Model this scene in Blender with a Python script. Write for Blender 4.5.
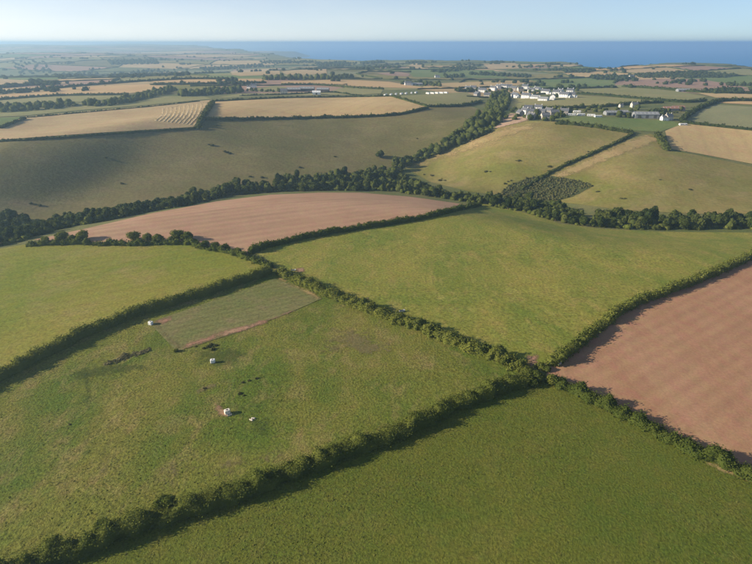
import bpy, bmesh, math, random
import numpy as np
from mathutils import Vector
from mathutils.geometry import delaunay_2d_cdt

# ------------------------------------------------------------------ camera, sky, sun, exposure
for _o in list(bpy.data.objects):
    bpy.data.objects.remove(_o)
scene = bpy.context.scene
C = scene.collection
CAM_Z = 110.0
FPX = 522.0                       # focal length in photo pixels (752 wide)
PITCH = math.radians(24.64)       # below the horizontal
SUN_EL = math.radians(21.0)
SUN_AZ = math.radians(-96.0)      # bearing from +Y, clockwise; -90 = left of the view
cam_d = bpy.data.cameras.new("camera")
cam_d.sensor_width = 36.0
cam_d.lens = 36.0 * FPX / 752.0
cam_d.clip_start = 1.0
cam_d.clip_end = 80000.0
cam = bpy.data.objects.new("camera", cam_d)
C.objects.link(cam)
cam.location = (0, 0, CAM_Z)
cam.rotation_euler = (math.pi / 2 - PITCH, 0, 0)
scene.camera = cam

world = bpy.data.worlds.new("World")
scene.world = world
world.use_nodes = True
wn = world.node_tree
wn.nodes.clear()
sky = wn.nodes.new("ShaderNodeTexSky")
sky.sky_type = 'NISHITA'
sky.sun_disc = False
sky.sun_elevation = SUN_EL
sky.sun_rotation = SUN_AZ
sky.altitude = 150.0
sky.air_density = 0.5
sky.dust_density = 0.15
sky.ozone_density = 2.0
bg = wn.nodes.new("ShaderNodeBackground")
bg.inputs[1].default_value = 0.085
wo = wn.nodes.new("ShaderNodeOutputWorld")
# thin veil of high cloud over the whole sky, brighter toward the sun
_v = Vector((math.sin(SUN_AZ) * math.cos(SUN_EL), math.cos(SUN_AZ) * math.cos(SUN_EL), math.sin(SUN_EL)))
tcw = wn.nodes.new("ShaderNodeTexCoord")
dot = wn.nodes.new("ShaderNodeVectorMath"); dot.operation = 'DOT_PRODUCT'
dot.inputs[1].default_value = _v
wn.links.new(tcw.outputs["Generated"], dot.inputs[0])
ramp = wn.nodes.new("ShaderNodeValToRGB")
ramp.color_ramp.interpolation = 'EASE'
for _p, _c in ((0.0, (0.27, 0.40, 0.47)), (0.5, (0.42, 0.52, 0.56)), (0.8, (0.62, 0.66, 0.66)), (1.0, (0.95, 0.92, 0.86))):
    _e = ramp.color_ramp.elements[0] if _p == 0.0 else ramp.color_ramp.elements[1] if _p == 1.0 else ramp.color_ramp.elements.new(_p)
    _e.position = _p; _e.color = (*_c, 1)
mr = wn.nodes.new("ShaderNodeMapRange"); mr.inputs[1].default_value = -1; mr.inputs[2].default_value = 1
wn.links.new(dot.outputs["Value"], mr.inputs[0]); wn.links.new(mr.outputs[0], ramp.inputs[0])
vs = wn.nodes.new("ShaderNodeVectorMath"); vs.operation = 'SCALE'; vs.inputs["Scale"].default_value = 10.0
wn.links.new(ramp.outputs[0], vs.inputs[0])
mpw = wn.nodes.new("ShaderNodeMapping"); mpw.inputs["Scale"].default_value = (2.0, 1.0, 9.0); mpw.inputs["Rotation"].default_value = (0.2, 0.35, 0.3)
nzw = wn.nodes.new("ShaderNodeTexNoise"); nzw.inputs["Scale"].default_value = 1.6; nzw.inputs["Detail"].default_value = 5
wn.links.new(tcw.outputs["Generated"], mpw.inputs[0]); wn.links.new(mpw.outputs[0], nzw.inputs["Vector"])
mrw = wn.nodes.new("ShaderNodeMapRange")
for _i, _q in enumerate((0.3, 0.7, 0.62, 1.05)): mrw.inputs[_i + 1].default_value = _q
wn.links.new(nzw.outputs[0], mrw.inputs[0])
sepw = wn.nodes.new("ShaderNodeSeparateXYZ"); wn.links.new(tcw.outputs["Generated"], sepw.inputs[0])
thin = wn.nodes.new("ShaderNodeMath"); thin.operation = 'MULTIPLY_ADD'; thin.inputs[1].default_value = 15.0; thin.inputs[2].default_value = 1.0
clp = wn.nodes.new("ShaderNodeMath"); clp.operation = 'MAXIMUM'; clp.inputs[1].default_value = 0.0
wn.links.new(sepw.outputs[2], clp.inputs[0]); wn.links.new(clp.outputs[0], thin.inputs[0])
dvw = wn.nodes.new("ShaderNodeMath"); dvw.operation = 'DIVIDE'          # a veil is deepest where one looks through it slantwise
wn.links.new(mrw.outputs[0], dvw.inputs[0]); wn.links.new(thin.outputs[0], dvw.inputs[1])
mxw = wn.nodes.new("ShaderNodeMix"); mxw.data_type = 'RGBA'
wn.links.new(dvw.outputs[0], mxw.inputs[0]); wn.links.new(sky.outputs[0], mxw.inputs[6]); wn.links.new(vs.outputs[0], mxw.inputs[7])
wn.links.new(mxw.outputs[2], bg.inputs[0])
wn.links.new(bg.outputs[0], wo.inputs[0])

sun_d = bpy.data.lights.new("sun", 'SUN')
sun_d.energy = 5.0
sun_d.angle = math.radians(0.6)
sun_d.color = (1.0, 0.87, 0.68)
sun = bpy.data.objects.new("sun", sun_d)
C.objects.link(sun)
_sd = Vector((math.sin(SUN_AZ) * math.cos(SUN_EL), math.cos(SUN_AZ) * math.cos(SUN_EL), math.sin(SUN_EL)))
sun.rotation_euler = _sd.to_track_quat('Z', 'Y').to_euler()
sun.location = (0, 0, 400)

scene.view_settings.view_transform = 'Standard'
scene.view_settings.look = 'None'
scene.view_settings.gamma = 1.0
scene.view_settings.use_curve_mapping = False
scene.view_settings.exposure = 0.72
scene.cycles.max_bounces = 5
scene.cycles.diffuse_bounces = 2
scene.cycles.glossy_bounces = 2
scene.cycles.volume_bounces = 1
scene.cycles.use_denoising = True
HAZE_DENSITY = 1.9e-4
HAZE_COLOR = (0.49, 0.74, 1.0, 1.0)

# ------------------------------------------------------------------ terrain
SEA_Z = -60.0
CP, SP = math.cos(PITCH), math.sin(PITCH)

def ray_dirs(px, py):
    """photo pixels (752x564) -> unit directions"""
    px = np.asarray(px, float); py = np.asarray(py, float)
    u = (px - 376.0) / FPX
    v = (282.0 - py) / FPX
    d = np.stack([u, CP + v * SP, -SP + v * CP], -1)
    return d / np.linalg.norm(d, axis=-1, keepdims=True)

def plane_hit(px, py, z):
    d = ray_dirs(px, py)
    t = (z - CAM_Z) / d[..., 2]
    return d[..., 0] * t, d[..., 1] * t

def sstep(t):
    t = np.clip(t, 0, 1)
    return t * t * (3 - 2 * t)

_stream_px = np.array([(-260, 300), (-150, 277), (-60, 255), (0, 238), (60, 222), (130, 210), (210, 196), (290, 186),
                       (350, 184), (420, 189), (480, 200), (540, 212), (620, 220), (700, 223), (752, 221), (850, 214), (980, 205)], float)
_sx, _sy = plane_hit(_stream_px[:, 0], _stream_px[:, 1], -20.0)
_xs = np.linspace(_sx[0], _sx[-1], 200)
_ys = np.interp(_xs, _sx, _sy)
for _k in range(12):
    _ys[1:-1] = 0.25 * _ys[:-2] + 0.5 * _ys[1:-1] + 0.25 * _ys[2:]

def stream_y(x):
    return np.interp(x, _xs, _ys)

def seg_dist(x, y, pts):
    best = np.full(np.shape(x), 1e9); par = np.zeros(np.shape(x))
    n = len(pts) - 1
    for i in range(n):
        ax, ay = pts[i]; bx, by = pts[i + 1]
        dx, dy = bx - ax, by - ay
        t = np.clip(((x - ax) * dx + (y - ay) * dy) / (dx * dx + dy * dy), 0, 1)
        d = np.hypot(x - ax - t * dx, y - ay - t * dy)
        m = d < best
        best = np.where(m, d, best); par = np.where(m, (i + t) / n, par)
    return best, par

def _px_poly(pts, z):
    a = np.array(pts, float)
    x, y = plane_hit(a[:, 0], a[:, 1], z)
    return list(zip(x.tolist(), y.tolist()))

SIDE1 = _px_poly([(395, 176), (430, 158), (465, 138), (490, 118), (503, 104)], -2)
SIDE2 = _px_poly([(505, 200), (545, 180), (590, 162), (632, 140)], -2)

# distance of the coast for image columns
_co = np.array([(-700, 14500), (60, 14000), (180, 12500), (235, 6500), (300, 3500), (320, 3260), (400, 3050), (440, 3000),
                (520, 2920), (548, 3000), (566, 3250), (580, 2900), (588, 2250), (610, 2130), (640, 2300), (668, 2560), (690, 2850),
                (735, 2760), (752, 2350), (900, 2300), (1500, 2300)], float)

def terrain(x, y):
    x = np.asarray(x, float); y = np.asarray(y, float)
    t = y - stream_y(x)
    near = -20 + 20 * sstep(-t / 150)
    far = -20 + 44 * sstep(t / 310)
    z = np.where(t < 0, near, far)
    d, p = seg_dist(x, y, SIDE1)
    z = z - 15 * np.exp(-(d / 62) ** 2) * (1 - 0.7 * p) * sstep(t / 90)
    d, p = seg_dist(x, y, SIDE2)
    z = z - 11 * np.exp(-(d / 48) ** 2) * (1 - 0.6 * p) * sstep(t / 60)
    # gentle roll of the near plateau
    z = z + 2.2 * np.sin(x / 95 + 0.6) * np.cos(y / 120 - 0.4) * (1 - sstep((y - 420) / 200))
    # hillside folds
    fold = sstep(t / 120) * (1 - sstep((t - 330) / 250))
    z = z + fold * (2.0 * np.sin(x / 62 + y / 150) + 1.4 * np.sin(x / 31 - y / 70 + 1))
    # far undulation
    r = np.hypot(x, y)
    a = sstep((t - 330) / 900)
    z = z + a * (5.0 * np.sin(x / 330 + y / 510 + 0.3) + 4.0 * np.sin(y / 260 - x / 700 + 1.1) + 3.0 * np.sin(x / 180 - y / 410))
    b = sstep((r - 2500) / 2500)
    z = z + b * (9 * np.sin(y / 700 + x / 1500) + 7 * np.sin(x / 520 - y / 1300 + 2.0))
    # long vale on the far left, then the rise to the skyline
    lft = sstep((-x - 150) / 800)
    z = z - 34 * np.exp(-((y - 2300) / 620) ** 2) * lft
    z = z + lft * (14 * np.exp(-((y - 4000) / 500) ** 2) - 14 * np.exp(-((y - 5200) / 500) ** 2))
    z = z + 46 * sstep((r - 6000) / 4500) * sstep((-x - 300) / 2500)
    # coast
    col = 376 + FPX * x / np.maximum(y * CP, 1.0)
    col = np.where(y > 1, col, np.where(x > 0, 1400, -600))
    rc = np.interp(col, _co[:, 0], _co[:, 1])
    rc = rc + 40 * np.sin(x / 90) + 25 * np.sin(x / 37 + 1)
    land = 1 - sstep((r - rc) / 190)
    # detached headland seen left of the open sea
    hl = np.exp(-((col - 262) / 40) ** 4) * np.exp(-((r - 8000) / 800) ** 4)
    zl = z * land + (-76) * (1 - land)
    zl = np.where(hl * (1 - land) > 0.01, np.maximum(zl, -76 + 70 * np.minimum(1, hl * 1.6)), zl)
    return zl

def th(x, y):
    return float(terrain(x, y))

_TS = 20.0 * 1.007 ** np.arange(0, 945)

def trace(px, py, dz=0.0):
    """where the pixel's ray meets the ground (raised by dz)"""
    d = ray_dirs(px, py).reshape(-1, 3)
    n = len(d)
    P = d[:, None, :] * _TS[None, :, None]
    below = (CAM_Z + P[..., 2]) < terrain(P[..., 0], P[..., 1]) + dz
    below[:, -1] = True
    k = np.maximum(np.argmax(below, 1), 1)
    lo = _TS[k - 1].copy(); hi = _TS[k].copy()
    for _ in range(16):
        mid = 0.5 * (lo + hi)
        p = d * mid[:, None]
        b = (CAM_Z + p[:, 2]) < terrain(p[:, 0], p[:, 1]) + dz
        hi = np.where(b, mid, hi); lo = np.where(b, lo, mid)
    p = d * hi[:, None]
    return p[:, 0], p[:, 1]

def densify(pts, step=6.0, closed=False):
    out = []
    n = len(pts)
    for i in range(n if closed else n - 1):
        a = pts[i]; b = pts[(i + 1) % n]
        k = max(1, int(math.hypot(b[0] - a[0], b[1] - a[1]) / step))
        for j in range(k):
            t = j / k
            out.append((a[0] + (b[0] - a[0]) * t, a[1] + (b[1] - a[1]) * t))
    if not closed:
        out.append(pts[-1])
    return out

def smooth_line(pts, sub=4):
    """Catmull-Rom through photo points"""
    P = [np.array(p, float) for p in pts]
    if len(P) < 3:
        return [tuple(p) for p in P]
    P = [2 * P[0] - P[1]] + P + [2 * P[-1] - P[-2]]
    out = []
    for i in range(1, len(P) - 2):
        for j in range(sub):
            t = j / sub
            a, b, c, d = P[i - 1], P[i], P[i + 1], P[i + 2]
            out.append(tuple(0.5 * (2 * b + (c - a) * t + (2 * a - 5 * b + 4 * c - d) * t * t + (3 * b - a - 3 * c + d) * t ** 3)))
    out.append(tuple(P[-2]))
    return out

# ------------------------------------------------------------------ helpers
def tag(o, label=None, cat=None, group=None, kind=None):
    if label: o["label"] = label
    if cat: o["category"] = cat
    if group: o["group"] = group
    if kind: o["kind"] = kind
    return o

def link(name, me, mat=None, parent=None):
    o = bpy.data.objects.new(name, me)
    C.objects.link(o)
    if mat is not None and me is not None:
        for m in (mat if isinstance(mat, (list, tuple)) else [mat]):
            me.materials.append(m)
    if parent is not None:
        o.parent = parent
    return o

def empty(name, loc, rz=0.0):
    o = bpy.data.objects.new(name, None)
    C.objects.link(o)
    o.location = loc
    o.rotation_euler = (0, 0, rz)
    o.empty_display_size = 0.5
    return o

def copy_tree(o, parent=None):
    c = o.copy()
    C.objects.link(c)
    if parent is not None:
        c.parent = parent
    for ch in KIDS.get(o.name, []):
        k = copy_tree(ch, c)
        KIDS.setdefault(c.name, []).append(k)
    return c
KIDS = {}

def child(name, me, mat, parent):
    o = link(name, me, mat, parent)
    KIDS.setdefault(parent.name, []).append(o)
    return o

def np_mesh(name, v, tris=None, quads=None, smooth=False):
    me = bpy.data.meshes.new(name)
    v = np.asarray(v, np.float32)
    parts = []; starts = []; tot = []
    off = 0
    if tris is not None and len(tris):
        tris = np.asarray(tris, np.int32)
        parts.append(tris.ravel()); starts.append(off + 3 * np.arange(len(tris))); tot.append(np.full(len(tris), 3)); off += 3 * len(tris)
    if quads is not None and len(quads):
        quads = np.asarray(quads, np.int32)
        parts.append(quads.ravel()); starts.append(off + 4 * np.arange(len(quads))); tot.append(np.full(len(quads), 4)); off += 4 * len(quads)
    idx = np.concatenate(parts).astype(np.int32)
    st = np.concatenate(starts).astype(np.int32); tt = np.concatenate(tot).astype(np.int32)
    me.vertices.add(len(v)); me.vertices.foreach_set("co", v.ravel())
    me.loops.add(len(idx)); me.loops.foreach_set("vertex_index", idx)
    me.polygons.add(len(st)); me.polygons.foreach_set("loop_start", st); me.polygons.foreach_set("loop_total", tt)
    if smooth:
        me.polygons.foreach_set("use_smooth", np.ones(len(st), bool))
    me.update(calc_edges=True)
    me.validate()
    return me

# ------------------------------------------------------------------ materials
def new_mat(name):
    m = bpy.data.materials.new(name)
    m.use_nodes = True
    nt = m.node_tree
    nt.nodes.clear()
    out = nt.nodes.new("ShaderNodeOutputMaterial")
    return m, nt, out

def N(nt, t, **kw):
    n = nt.nodes.new(t)
    for k, v in kw.items():
        setattr(n, k, v)
    return n

def mixc(nt, fac, a, b, mode='MIX'):
    n = N(nt, "ShaderNodeMix", data_type='RGBA', blend_type=mode)
    if isinstance(fac, (int, float)): n.inputs[0].default_value = fac
    else: nt.links.new(fac, n.inputs[0])
    for s, q in ((a, 6), (b, 7)):
        if isinstance(s, (tuple, list)): n.inputs[q].default_value = (*s[:3], 1)
        else: nt.links.new(s, n.inputs[q])
    return n.outputs[2]

def noise(nt, vec, scale, detail=3.0, rough=0.55, dist=0.0):
    n = N(nt, "ShaderNodeTexNoise")
    n.inputs["Scale"].default_value = scale
    n.inputs["Detail"].default_value = detail
    n.inputs["Roughness"].default_value = rough
    n.inputs["Distortion"].default_value = dist
    nt.links.new(vec, n.inputs["Vector"])
    return n.outputs[0]

def mrange(nt, v, a, b, c=0.0, d=1.0):
    n = N(nt, "ShaderNodeMapRange")
    nt.links.new(v, n.inputs[0])
    for i, q in enumerate((a, b, c, d)):
        n.inputs[i + 1].default_value = q
    return n.outputs[0]

def mathn(nt, op, a, b=None, c=-1.2):
    n = N(nt, "ShaderNodeMath", operation=op)
    if op == 'MULTIPLY_ADD': n.inputs[2].default_value = c
    for i, s in enumerate((a, b)):
        if s is None: continue
        if isinstance(s, (int, float)): n.inputs[i].default_value = s
        else: nt.links.new(s, n.inputs[i])
    return n.outputs[0]

def principled(nt, out, col, rough=0.9, bump=None, strength=0.5, distance=0.2, spec=0.2):
    b = N(nt, "ShaderNodeBsdfPrincipled")
    if isinstance(col, (tuple, list)): b.inputs["Base Color"].default_value = (*col[:3], 1)
    else: nt.links.new(col, b.inputs["Base Color"])
    b.inputs["Roughness"].default_value = rough
    b.inputs["Specular IOR Level"].default_value = spec
    if bump is not None:
        bn = N(nt, "ShaderNodeBump")
        bn.inputs["Strength"].default_value = strength
        bn.inputs["Distance"].default_value = distance
        nt.links.new(bump, bn.inputs["Height"])
        nt.links.new(bn.outputs[0], b.inputs["Normal"])
    nt.links.new(b.outputs[0], out.inputs[0])
    return b

def field_mat(name, c1, c2, c3=None, big=0.012, mid=0.07, fine=0.9, fine_amt=0.45, bump=0.6, bdist=0.35,
              stripe=None, tram=None, seed=0.0, stretch=None, patch=0.5, feather=False, cover=1.0, maxa=1.0):
    """field surface: c1/c2 in broad patches, c3 in smaller ones, fine tufts, optional work lines
    stripe/tram = (angle deg, wavelength m, amount)"""
    m, nt, out = new_mat(name)
    geo = N(nt, "ShaderNodeNewGeometry")
    mp = N(nt, "ShaderNodeMapping")
    mp.inputs["Location"].default_value = (seed * 37.1, seed * 91.7, 0)
    if stretch:
        mp.inputs["Rotation"].default_value = (0, 0, math.radians(stretch[0]))
        mp.inputs["Scale"].default_value = (stretch[1], 1, 1)
    nt.links.new(geo.outputs["Position"], mp.inputs[0])
    P = mp.outputs[0]
    n1 = mrange(nt, noise(nt, P, big, 4, 0.6, 0.6), 0.36, 0.64)
    col = mixc(nt, n1, c1, c2)
    if c3 is not None:
        n2 = mrange(nt, noise(nt, P, mid, 5, 0.68, 0.4), 0.5, 0.74)
        col = mixc(nt, mathn(nt, 'MULTIPLY', n2, patch), col, c3)
    nf = noise(nt, geo.outputs["Position"], fine, 4, 0.7)
    fac = mrange(nt, nf, 0.3, 0.7, 1 - fine_amt, 1 + fine_amt)
    hsv = N(nt, "ShaderNodeHueSaturation")
    nt.links.new(col, hsv.inputs["Color"])
    nt.links.new(fac, hsv.inputs["Value"])
    nm = noise(nt, geo.outputs["Position"], fine * 0.22, 3, 0.6)
    nt.links.new(mrange(nt, nm, 0.3, 0.7, 0.485, 0.515), hsv.inputs["Hue"])
    col = hsv.outputs[0]
    height = nf
    for spec_ in (stripe, tram):
        if not spec_: continue
        ang, wl, amt = spec_[:3]
        mp2 = N(nt, "ShaderNodeMapping")
        mp2.inputs["Rotation"].default_value = (0, 0, math.radians(ang))
        nt.links.new(geo.outputs["Position"], mp2.inputs[0])
        w = N(nt, "ShaderNodeTexWave", wave_type='BANDS', bands_direction='X')
        w.inputs["Scale"].default_value = 0.314 / wl
        w.inputs["Distortion"].default_value = 1.2
        w.inputs["Detail"].default_value = 2
        w.inputs["Detail Scale"].default_value = 0.15
        nt.links.new(mp2.outputs[0], w.inputs[0])
        wv = w.outputs["Fac"]
        if spec_ is tram:
            wv = mathn(nt, 'POWER', wv, 7.0)
        br = mrange(nt, noise(nt, P, 0.03, 3, 0.6), 0.35, 0.65, 0.25, 1.0)
        k = mathn(nt, 'MULTIPLY', mathn(nt, 'MULTIPLY', wv, br), amt)
        col = mixc(nt, k, col, tuple(0.45 * q for q in c1) if spec_ is stripe else tuple(0.55 * q for q in c2))
        height = mathn(nt, 'ADD', height, mathn(nt, 'MULTIPLY', wv, 0.5))
    b = principled(nt, out, col, 0.95, height, bump, bdist, 0.1)
    if feather:                      # thins out toward its rim into the grass below
        at = N(nt, "ShaderNodeAttribute", attribute_name='edge')
        na = noise(nt, geo.outputs["Position"], 0.45, 5, 0.75)
        nb = noise(nt, geo.outputs["Position"], 0.09, 3, 0.6)
        k = mathn(nt, 'ADD', mathn(nt, 'MULTIPLY', at.outputs["Fac"], 1.3 * cover), mathn(nt, 'MULTIPLY_ADD', mathn(nt, 'ADD', na, nb), 2.2))
        k = mathn(nt, 'MINIMUM', mrange(nt, k, 1.30, 2.1), maxa)
        tr = N(nt, "ShaderNodeBsdfTransparent")
        mx = N(nt, "ShaderNodeMixShader")
        nt.links.new(k, mx.inputs[0]); nt.links.new(tr.outputs[0], mx.inputs[1]); nt.links.new(b.outputs[0], mx.inputs[2])
        nt.links.new(mx.outputs[0], out.inputs[0])
    return m

def foliage_mat(name, c1, c2, c3, tr=0.25):
    m, nt, out = new_mat(name)
    geo = N(nt, "ShaderNodeNewGeometry")
    oi = N(nt, "ShaderNodeObjectInfo")
    n1 = mrange(nt, noise(nt, geo.outputs["Position"], 0.13, 3, 0.6), 0.35, 0.65)
    col = mixc(nt, n1, c1, c2)
    col = mixc(nt, mathn(nt, 'MULTIPLY', geo.outputs["Random Per Island"], 0.5), col, c3)
    hsv = N(nt, "ShaderNodeHueSaturation")
    nt.links.new(col, hsv.inputs["Color"])
    nt.links.new(mrange(nt, oi.outputs["Random"], 0, 1, 0.65, 1.25), hsv.inputs["Value"])
    nt.links.new(mrange(nt, oi.outputs["Random"], 0, 1, 0.515, 0.48), hsv.inputs["Hue"])
    d = N(nt, "ShaderNodeBsdfDiffuse"); t = N(nt, "ShaderNodeBsdfTranslucent")
    nt.links.new(hsv.outputs[0], d.inputs[0]); nt.links.new(hsv.outputs[0], t.inputs[0])
    mx = N(nt, "ShaderNodeMixShader"); mx.inputs[0].default_value = tr
    nt.links.new(d.outputs[0], mx.inputs[1]); nt.links.new(t.outputs[0], mx.inputs[2])
    nt.links.new(mx.outputs[0], out.inputs[0])
    return m

def plain_mat(name, col, rough=0.8, var=0.25, scale=0.6, bump=0.1, spec=0.3):
    m, nt, out = new_mat(name)
    tc = N(nt, "ShaderNodeTexCoord")
    n = noise(nt, tc.outputs["Object"], scale, 4, 0.65)
    c = mixc(nt, mrange(nt, n, 0.3, 0.7), tuple(q * (1 - var) for q in col), tuple(min(1, q * (1 + var)) for q in col))
    principled(nt, out, c, rough, n, bump, 0.05, spec)
    return m

def wave_ang(p, q):
    """rotation that lays work lines along the ground direction between two photo points"""
    X, Y = trace([p[0], q[0]], [p[1], q[1]])
    return 90 - math.degrees(math.atan2(Y[1] - Y[0], X[1] - X[0]))

M = {}
# base ground: rough verge grass
M['ground'] = field_mat('rough_grass', (0.10, 0.125, 0.035), (0.17, 0.16, 0.06), (0.20, 0.17, 0.08), big=0.01, mid=0.06)
M['near'] = field_mat('near_pasture_grass', (0.096, 0.122, 0.017), (0.128, 0.138, 0.022), (0.175, 0.150, 0.04), big=0.02, mid=0.12, fine=1.5, fine_amt=0.42, bump=0.8, bdist=0.4, seed=1, patch=0.45)
M['main'] = field_mat('grazed_pasture_grass', (0.100, 0.140, 0.019), (0.180, 0.172, 0.034), (0.27, 0.205, 0.080), big=0.022, mid=0.06, fine=1.25, fine_amt=0.5, bump=0.9, bdist=0.45, seed=2, patch=0.85, stretch=(-25, 1.6))
M['paddock'] = field_mat('paddock_grass', (0.150, 0.160, 0.050), (0.185, 0.172, 0.068), (0.27, 0.19, 0.11), big=0.03, mid=0.09, fine=0.9, fine_amt=0.35, bump=0.6, seed=3, stripe=(62, 4.0, 0.18))
M['bright'] = field_mat('ley_grass', (0.180, 0.205, 0.026), (0.245, 0.225, 0.042), (0.31, 0.235, 0.095), big=0.014, mid=0.035, fine=0.9, fine_amt=0.35, bump=0.6, seed=4, stripe=(60, 7.0, 0.10), patch=0.65)
M['centre'] = field_mat('centre_grass', (0.158, 0.187, 0.030), (0.245, 0.225, 0.046), (0.33, 0.255, 0.08), big=0.02, mid=0.07, fine=0.8, fine_amt=0.45, bump=0.7, seed=5, stretch=(20, 1.8), patch=0.7)
M['plough'] = field_mat('ploughed_soil', (0.365, 0.200, 0.116), (0.405, 0.235, 0.14), (0.29, 0.165, 0.10), big=0.015, mid=0.05, fine=1.2, fine_amt=0.16, bump=0.4, bdist=0.15, seed=6, stripe=(wave_ang((575, 380), (740, 296)), 6.0, 0.22), tram=(wave_ang((575, 380), (740, 296)), 21.0, 0.2), stretch=(wave_ang((575, 380), (740, 296)), 4.0))
M['plough2'] = field_mat('harrowed_soil', (0.395, 0.235, 0.145), (0.44, 0.275, 0.175), (0.335, 0.212, 0.135), big=0.012, mid=0.03, fine=0.8, fine_amt=0.12, bump=0.3, bdist=0.15, seed=7, stripe=(wave_ang((120, 238), (400, 205)), 9.0, 0.30), tram=(wave_ang((120, 238), (400, 205)), 24.0, 0.3))
M['hill'] = field_mat('hill_pasture', (0.130, 0.118, 0.040), (0.180, 0.150, 0.056), (0.23, 0.185, 0.09), big=0.009, mid=0.025, fine=0.35, fine_amt=0.25, bump=0.6, bdist=0.6, seed=8, stretch=(8, 0.6), patch=0.7)
M['hill2'] = field_mat('dry_hill_pasture', (0.165, 0.160, 0.036), (0.255, 0.205, 0.070), (0.31, 0.235, 0.11), big=0.010, mid=0.03, fine=0.35, fine_amt=0.22, bump=0.6, bdist=0.6, seed=9, patch=0.7)
M['straw'] = field_mat('stubble', (0.45, 0.315, 0.145), (0.50, 0.365, 0.18), (0.39, 0.26, 0.12), big=0.01, mid=0.05, fine=0.4, fine_amt=0.15, bump=0.3, seed=10, tram=(20, 22, 0.25))
M['straw2'] = field_mat('mown_stubble', (0.40, 0.285, 0.145), (0.46, 0.34, 0.18), (0.35, 0.26, 0.12), big=0.01, mid=0.04, fine=0.4, fine_amt=0.15, bump=0.3, seed=11, tram=(75, 26, 0.2))
M['gold'] = field_mat('ripe_crop', (0.47, 0.305, 0.14), (0.52, 0.35, 0.17), None, big=0.01, fine=0.4, fine_amt=0.12, bump=0.3, seed=12, tram=(65, 24, 0.2))
M['olive'] = field_mat('olive_ley', (0.215, 0.21, 0.075), (0.27, 0.24, 0.10), (0.30, 0.25, 0.12), big=0.01, mid=0.03, fine=0.35, fine_amt=0.18, bump=0.4, seed=13)
M['grey'] = field_mat('grey_green_crop', (0.19, 0.195, 0.095), (0.23, 0.22, 0.11), None, big=0.01, fine=0.35, fine_amt=0.15, bump=0.3, seed=14)
M['green'] = field_mat('green_ley', (0.12, 0.17, 0.045), (0.17, 0.20, 0.06), (0.20, 0.2, 0.07), big=0.01, mid=0.03, fine=0.35, fine_amt=0.2, bump=0.4, seed=15)
M['pink'] = field_mat('red_soil', (0.31, 0.19, 0.135), (0.36, 0.235, 0.165), None, big=0.01, fine=0.35, fine_amt=0.12, bump=0.3, seed=16, stripe=(80, 12, 0.12))
M['drystrip'] = field_mat('parched_grass', (0.42, 0.305, 0.14), (0.35, 0.26, 0.11), (0.26, 0.22, 0.08), big=0.03, mid=0.05, fine=0.4, fine_amt=0.2, bump=0.4, seed=17, feather=True, maxa=0.85)
M['soil'] = field_mat('trampled_soil', (0.33, 0.185, 0.12), (0.37, 0.225, 0.145), (0.22, 0.17, 0.07), big=0.05, mid=0.3, fine=1.5, fine_amt=0.3, bump=0.6, seed=18, feather=True, cover=1.3)
M['worn'] = field_mat('worn_grass', (0.20, 0.165, 0.075), (0.24, 0.19, 0.09), (0.15, 0.14, 0.05), big=0.05, mid=0.2, fine=1.0, fine_amt=0.4, bump=0.6, seed=20, feather=True, cover=0.65, maxa=0.55)
M['rank'] = field_mat('rank_dark_grass', (0.06, 0.085, 0.022), (0.075, 0.10, 0.028), None, big=0.05, fine=0.9, fine_amt=0.5, bump=0.9, seed=21, feather=True, cover=0.6, maxa=0.38)
M['pink2'] = field_mat('bare_yard', (0.40, 0.27, 0.18), (0.46, 0.32, 0.22), None, big=0.05, fine=0.5, fine_amt=0.2, bump=0.3, seed=22, feather=True, cover=1.2)
M['bracken'] = field_mat('dense_scrub_cover', (0.075, 0.088, 0.030), (0.095, 0.105, 0.036), None, big=0.03, fine=0.4, fine_amt=0.5, bump=1.0, bdist=1.0, seed=19, feather=True, cover=1.5)
M['leaf'] = foliage_mat('tree_leaves', (0.040, 0.062, 0.014), (0.068, 0.090, 0.020), (0.098, 0.114, 0.034))
M['hedgeleaf'] = foliage_mat('hedge_leaves', (0.075, 0.108, 0.018), (0.125, 0.150, 0.028), (0.175, 0.180, 0.05))
M['farleaf'] = foliage_mat('far_leaves', (0.038, 0.056, 0.020), (0.058, 0.078, 0.024), (0.085, 0.10, 0.035))
M['scrubleaf'] = foliage_mat('dull_scrub_leaves', (0.075, 0.085, 0.03), (0.11, 0.115, 0.042), (0.15, 0.14, 0.065), 0.25)
M['strawpile'] = plain_mat('cut_straw', (0.52, 0.40, 0.22), 0.95, 0.15, 0.5)
M['weedleaf'] = foliage_mat('weed_leaves', (0.15, 0.155, 0.07), (0.20, 0.19, 0.095), (0.27, 0.24, 0.14), 0.4)
M['bark'] = plain_mat('bark', (0.10, 0.075, 0.055), 0.95, 0.3, 1.5)
M['render'] = plain_mat('white_render', (0.80, 0.79, 0.76), 0.8, 0.05, 0.4)
M['cream'] = plain_mat('cream_render', (0.62, 0.55, 0.45), 0.8, 0.08, 0.4)
M['stone'] = plain_mat('rubble_stone', (0.30, 0.27, 0.24), 0.9, 0.25, 0.8)
M['slate'] = plain_mat('slate_tiles', (0.13, 0.135, 0.15), 0.6, 0.25, 0.9)
M['brownroof'] = plain_mat('clay_tiles', (0.32, 0.16, 0.11), 0.8, 0.2, 0.9)
M['palecladding'] = plain_mat('pale_cladding', (0.42, 0.43, 0.43), 0.7, 0.1, 0.3)
M['greycladding'] = plain_mat('grey_sheet_roof', (0.24, 0.25, 0.26), 0.65, 0.12, 0.2)
M['darkcladding'] = plain_mat('dark_timber_cladding', (0.09, 0.085, 0.08), 0.8, 0.2, 0.3)
M['glass'] = plain_mat('window_glass', (0.05, 0.06, 0.07), 0.15, 0.1, 1.0, 0.0, 0.6)
M['door'] = plain_mat('painted_door', (0.10, 0.13, 0.18), 0.5, 0.1)
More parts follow.
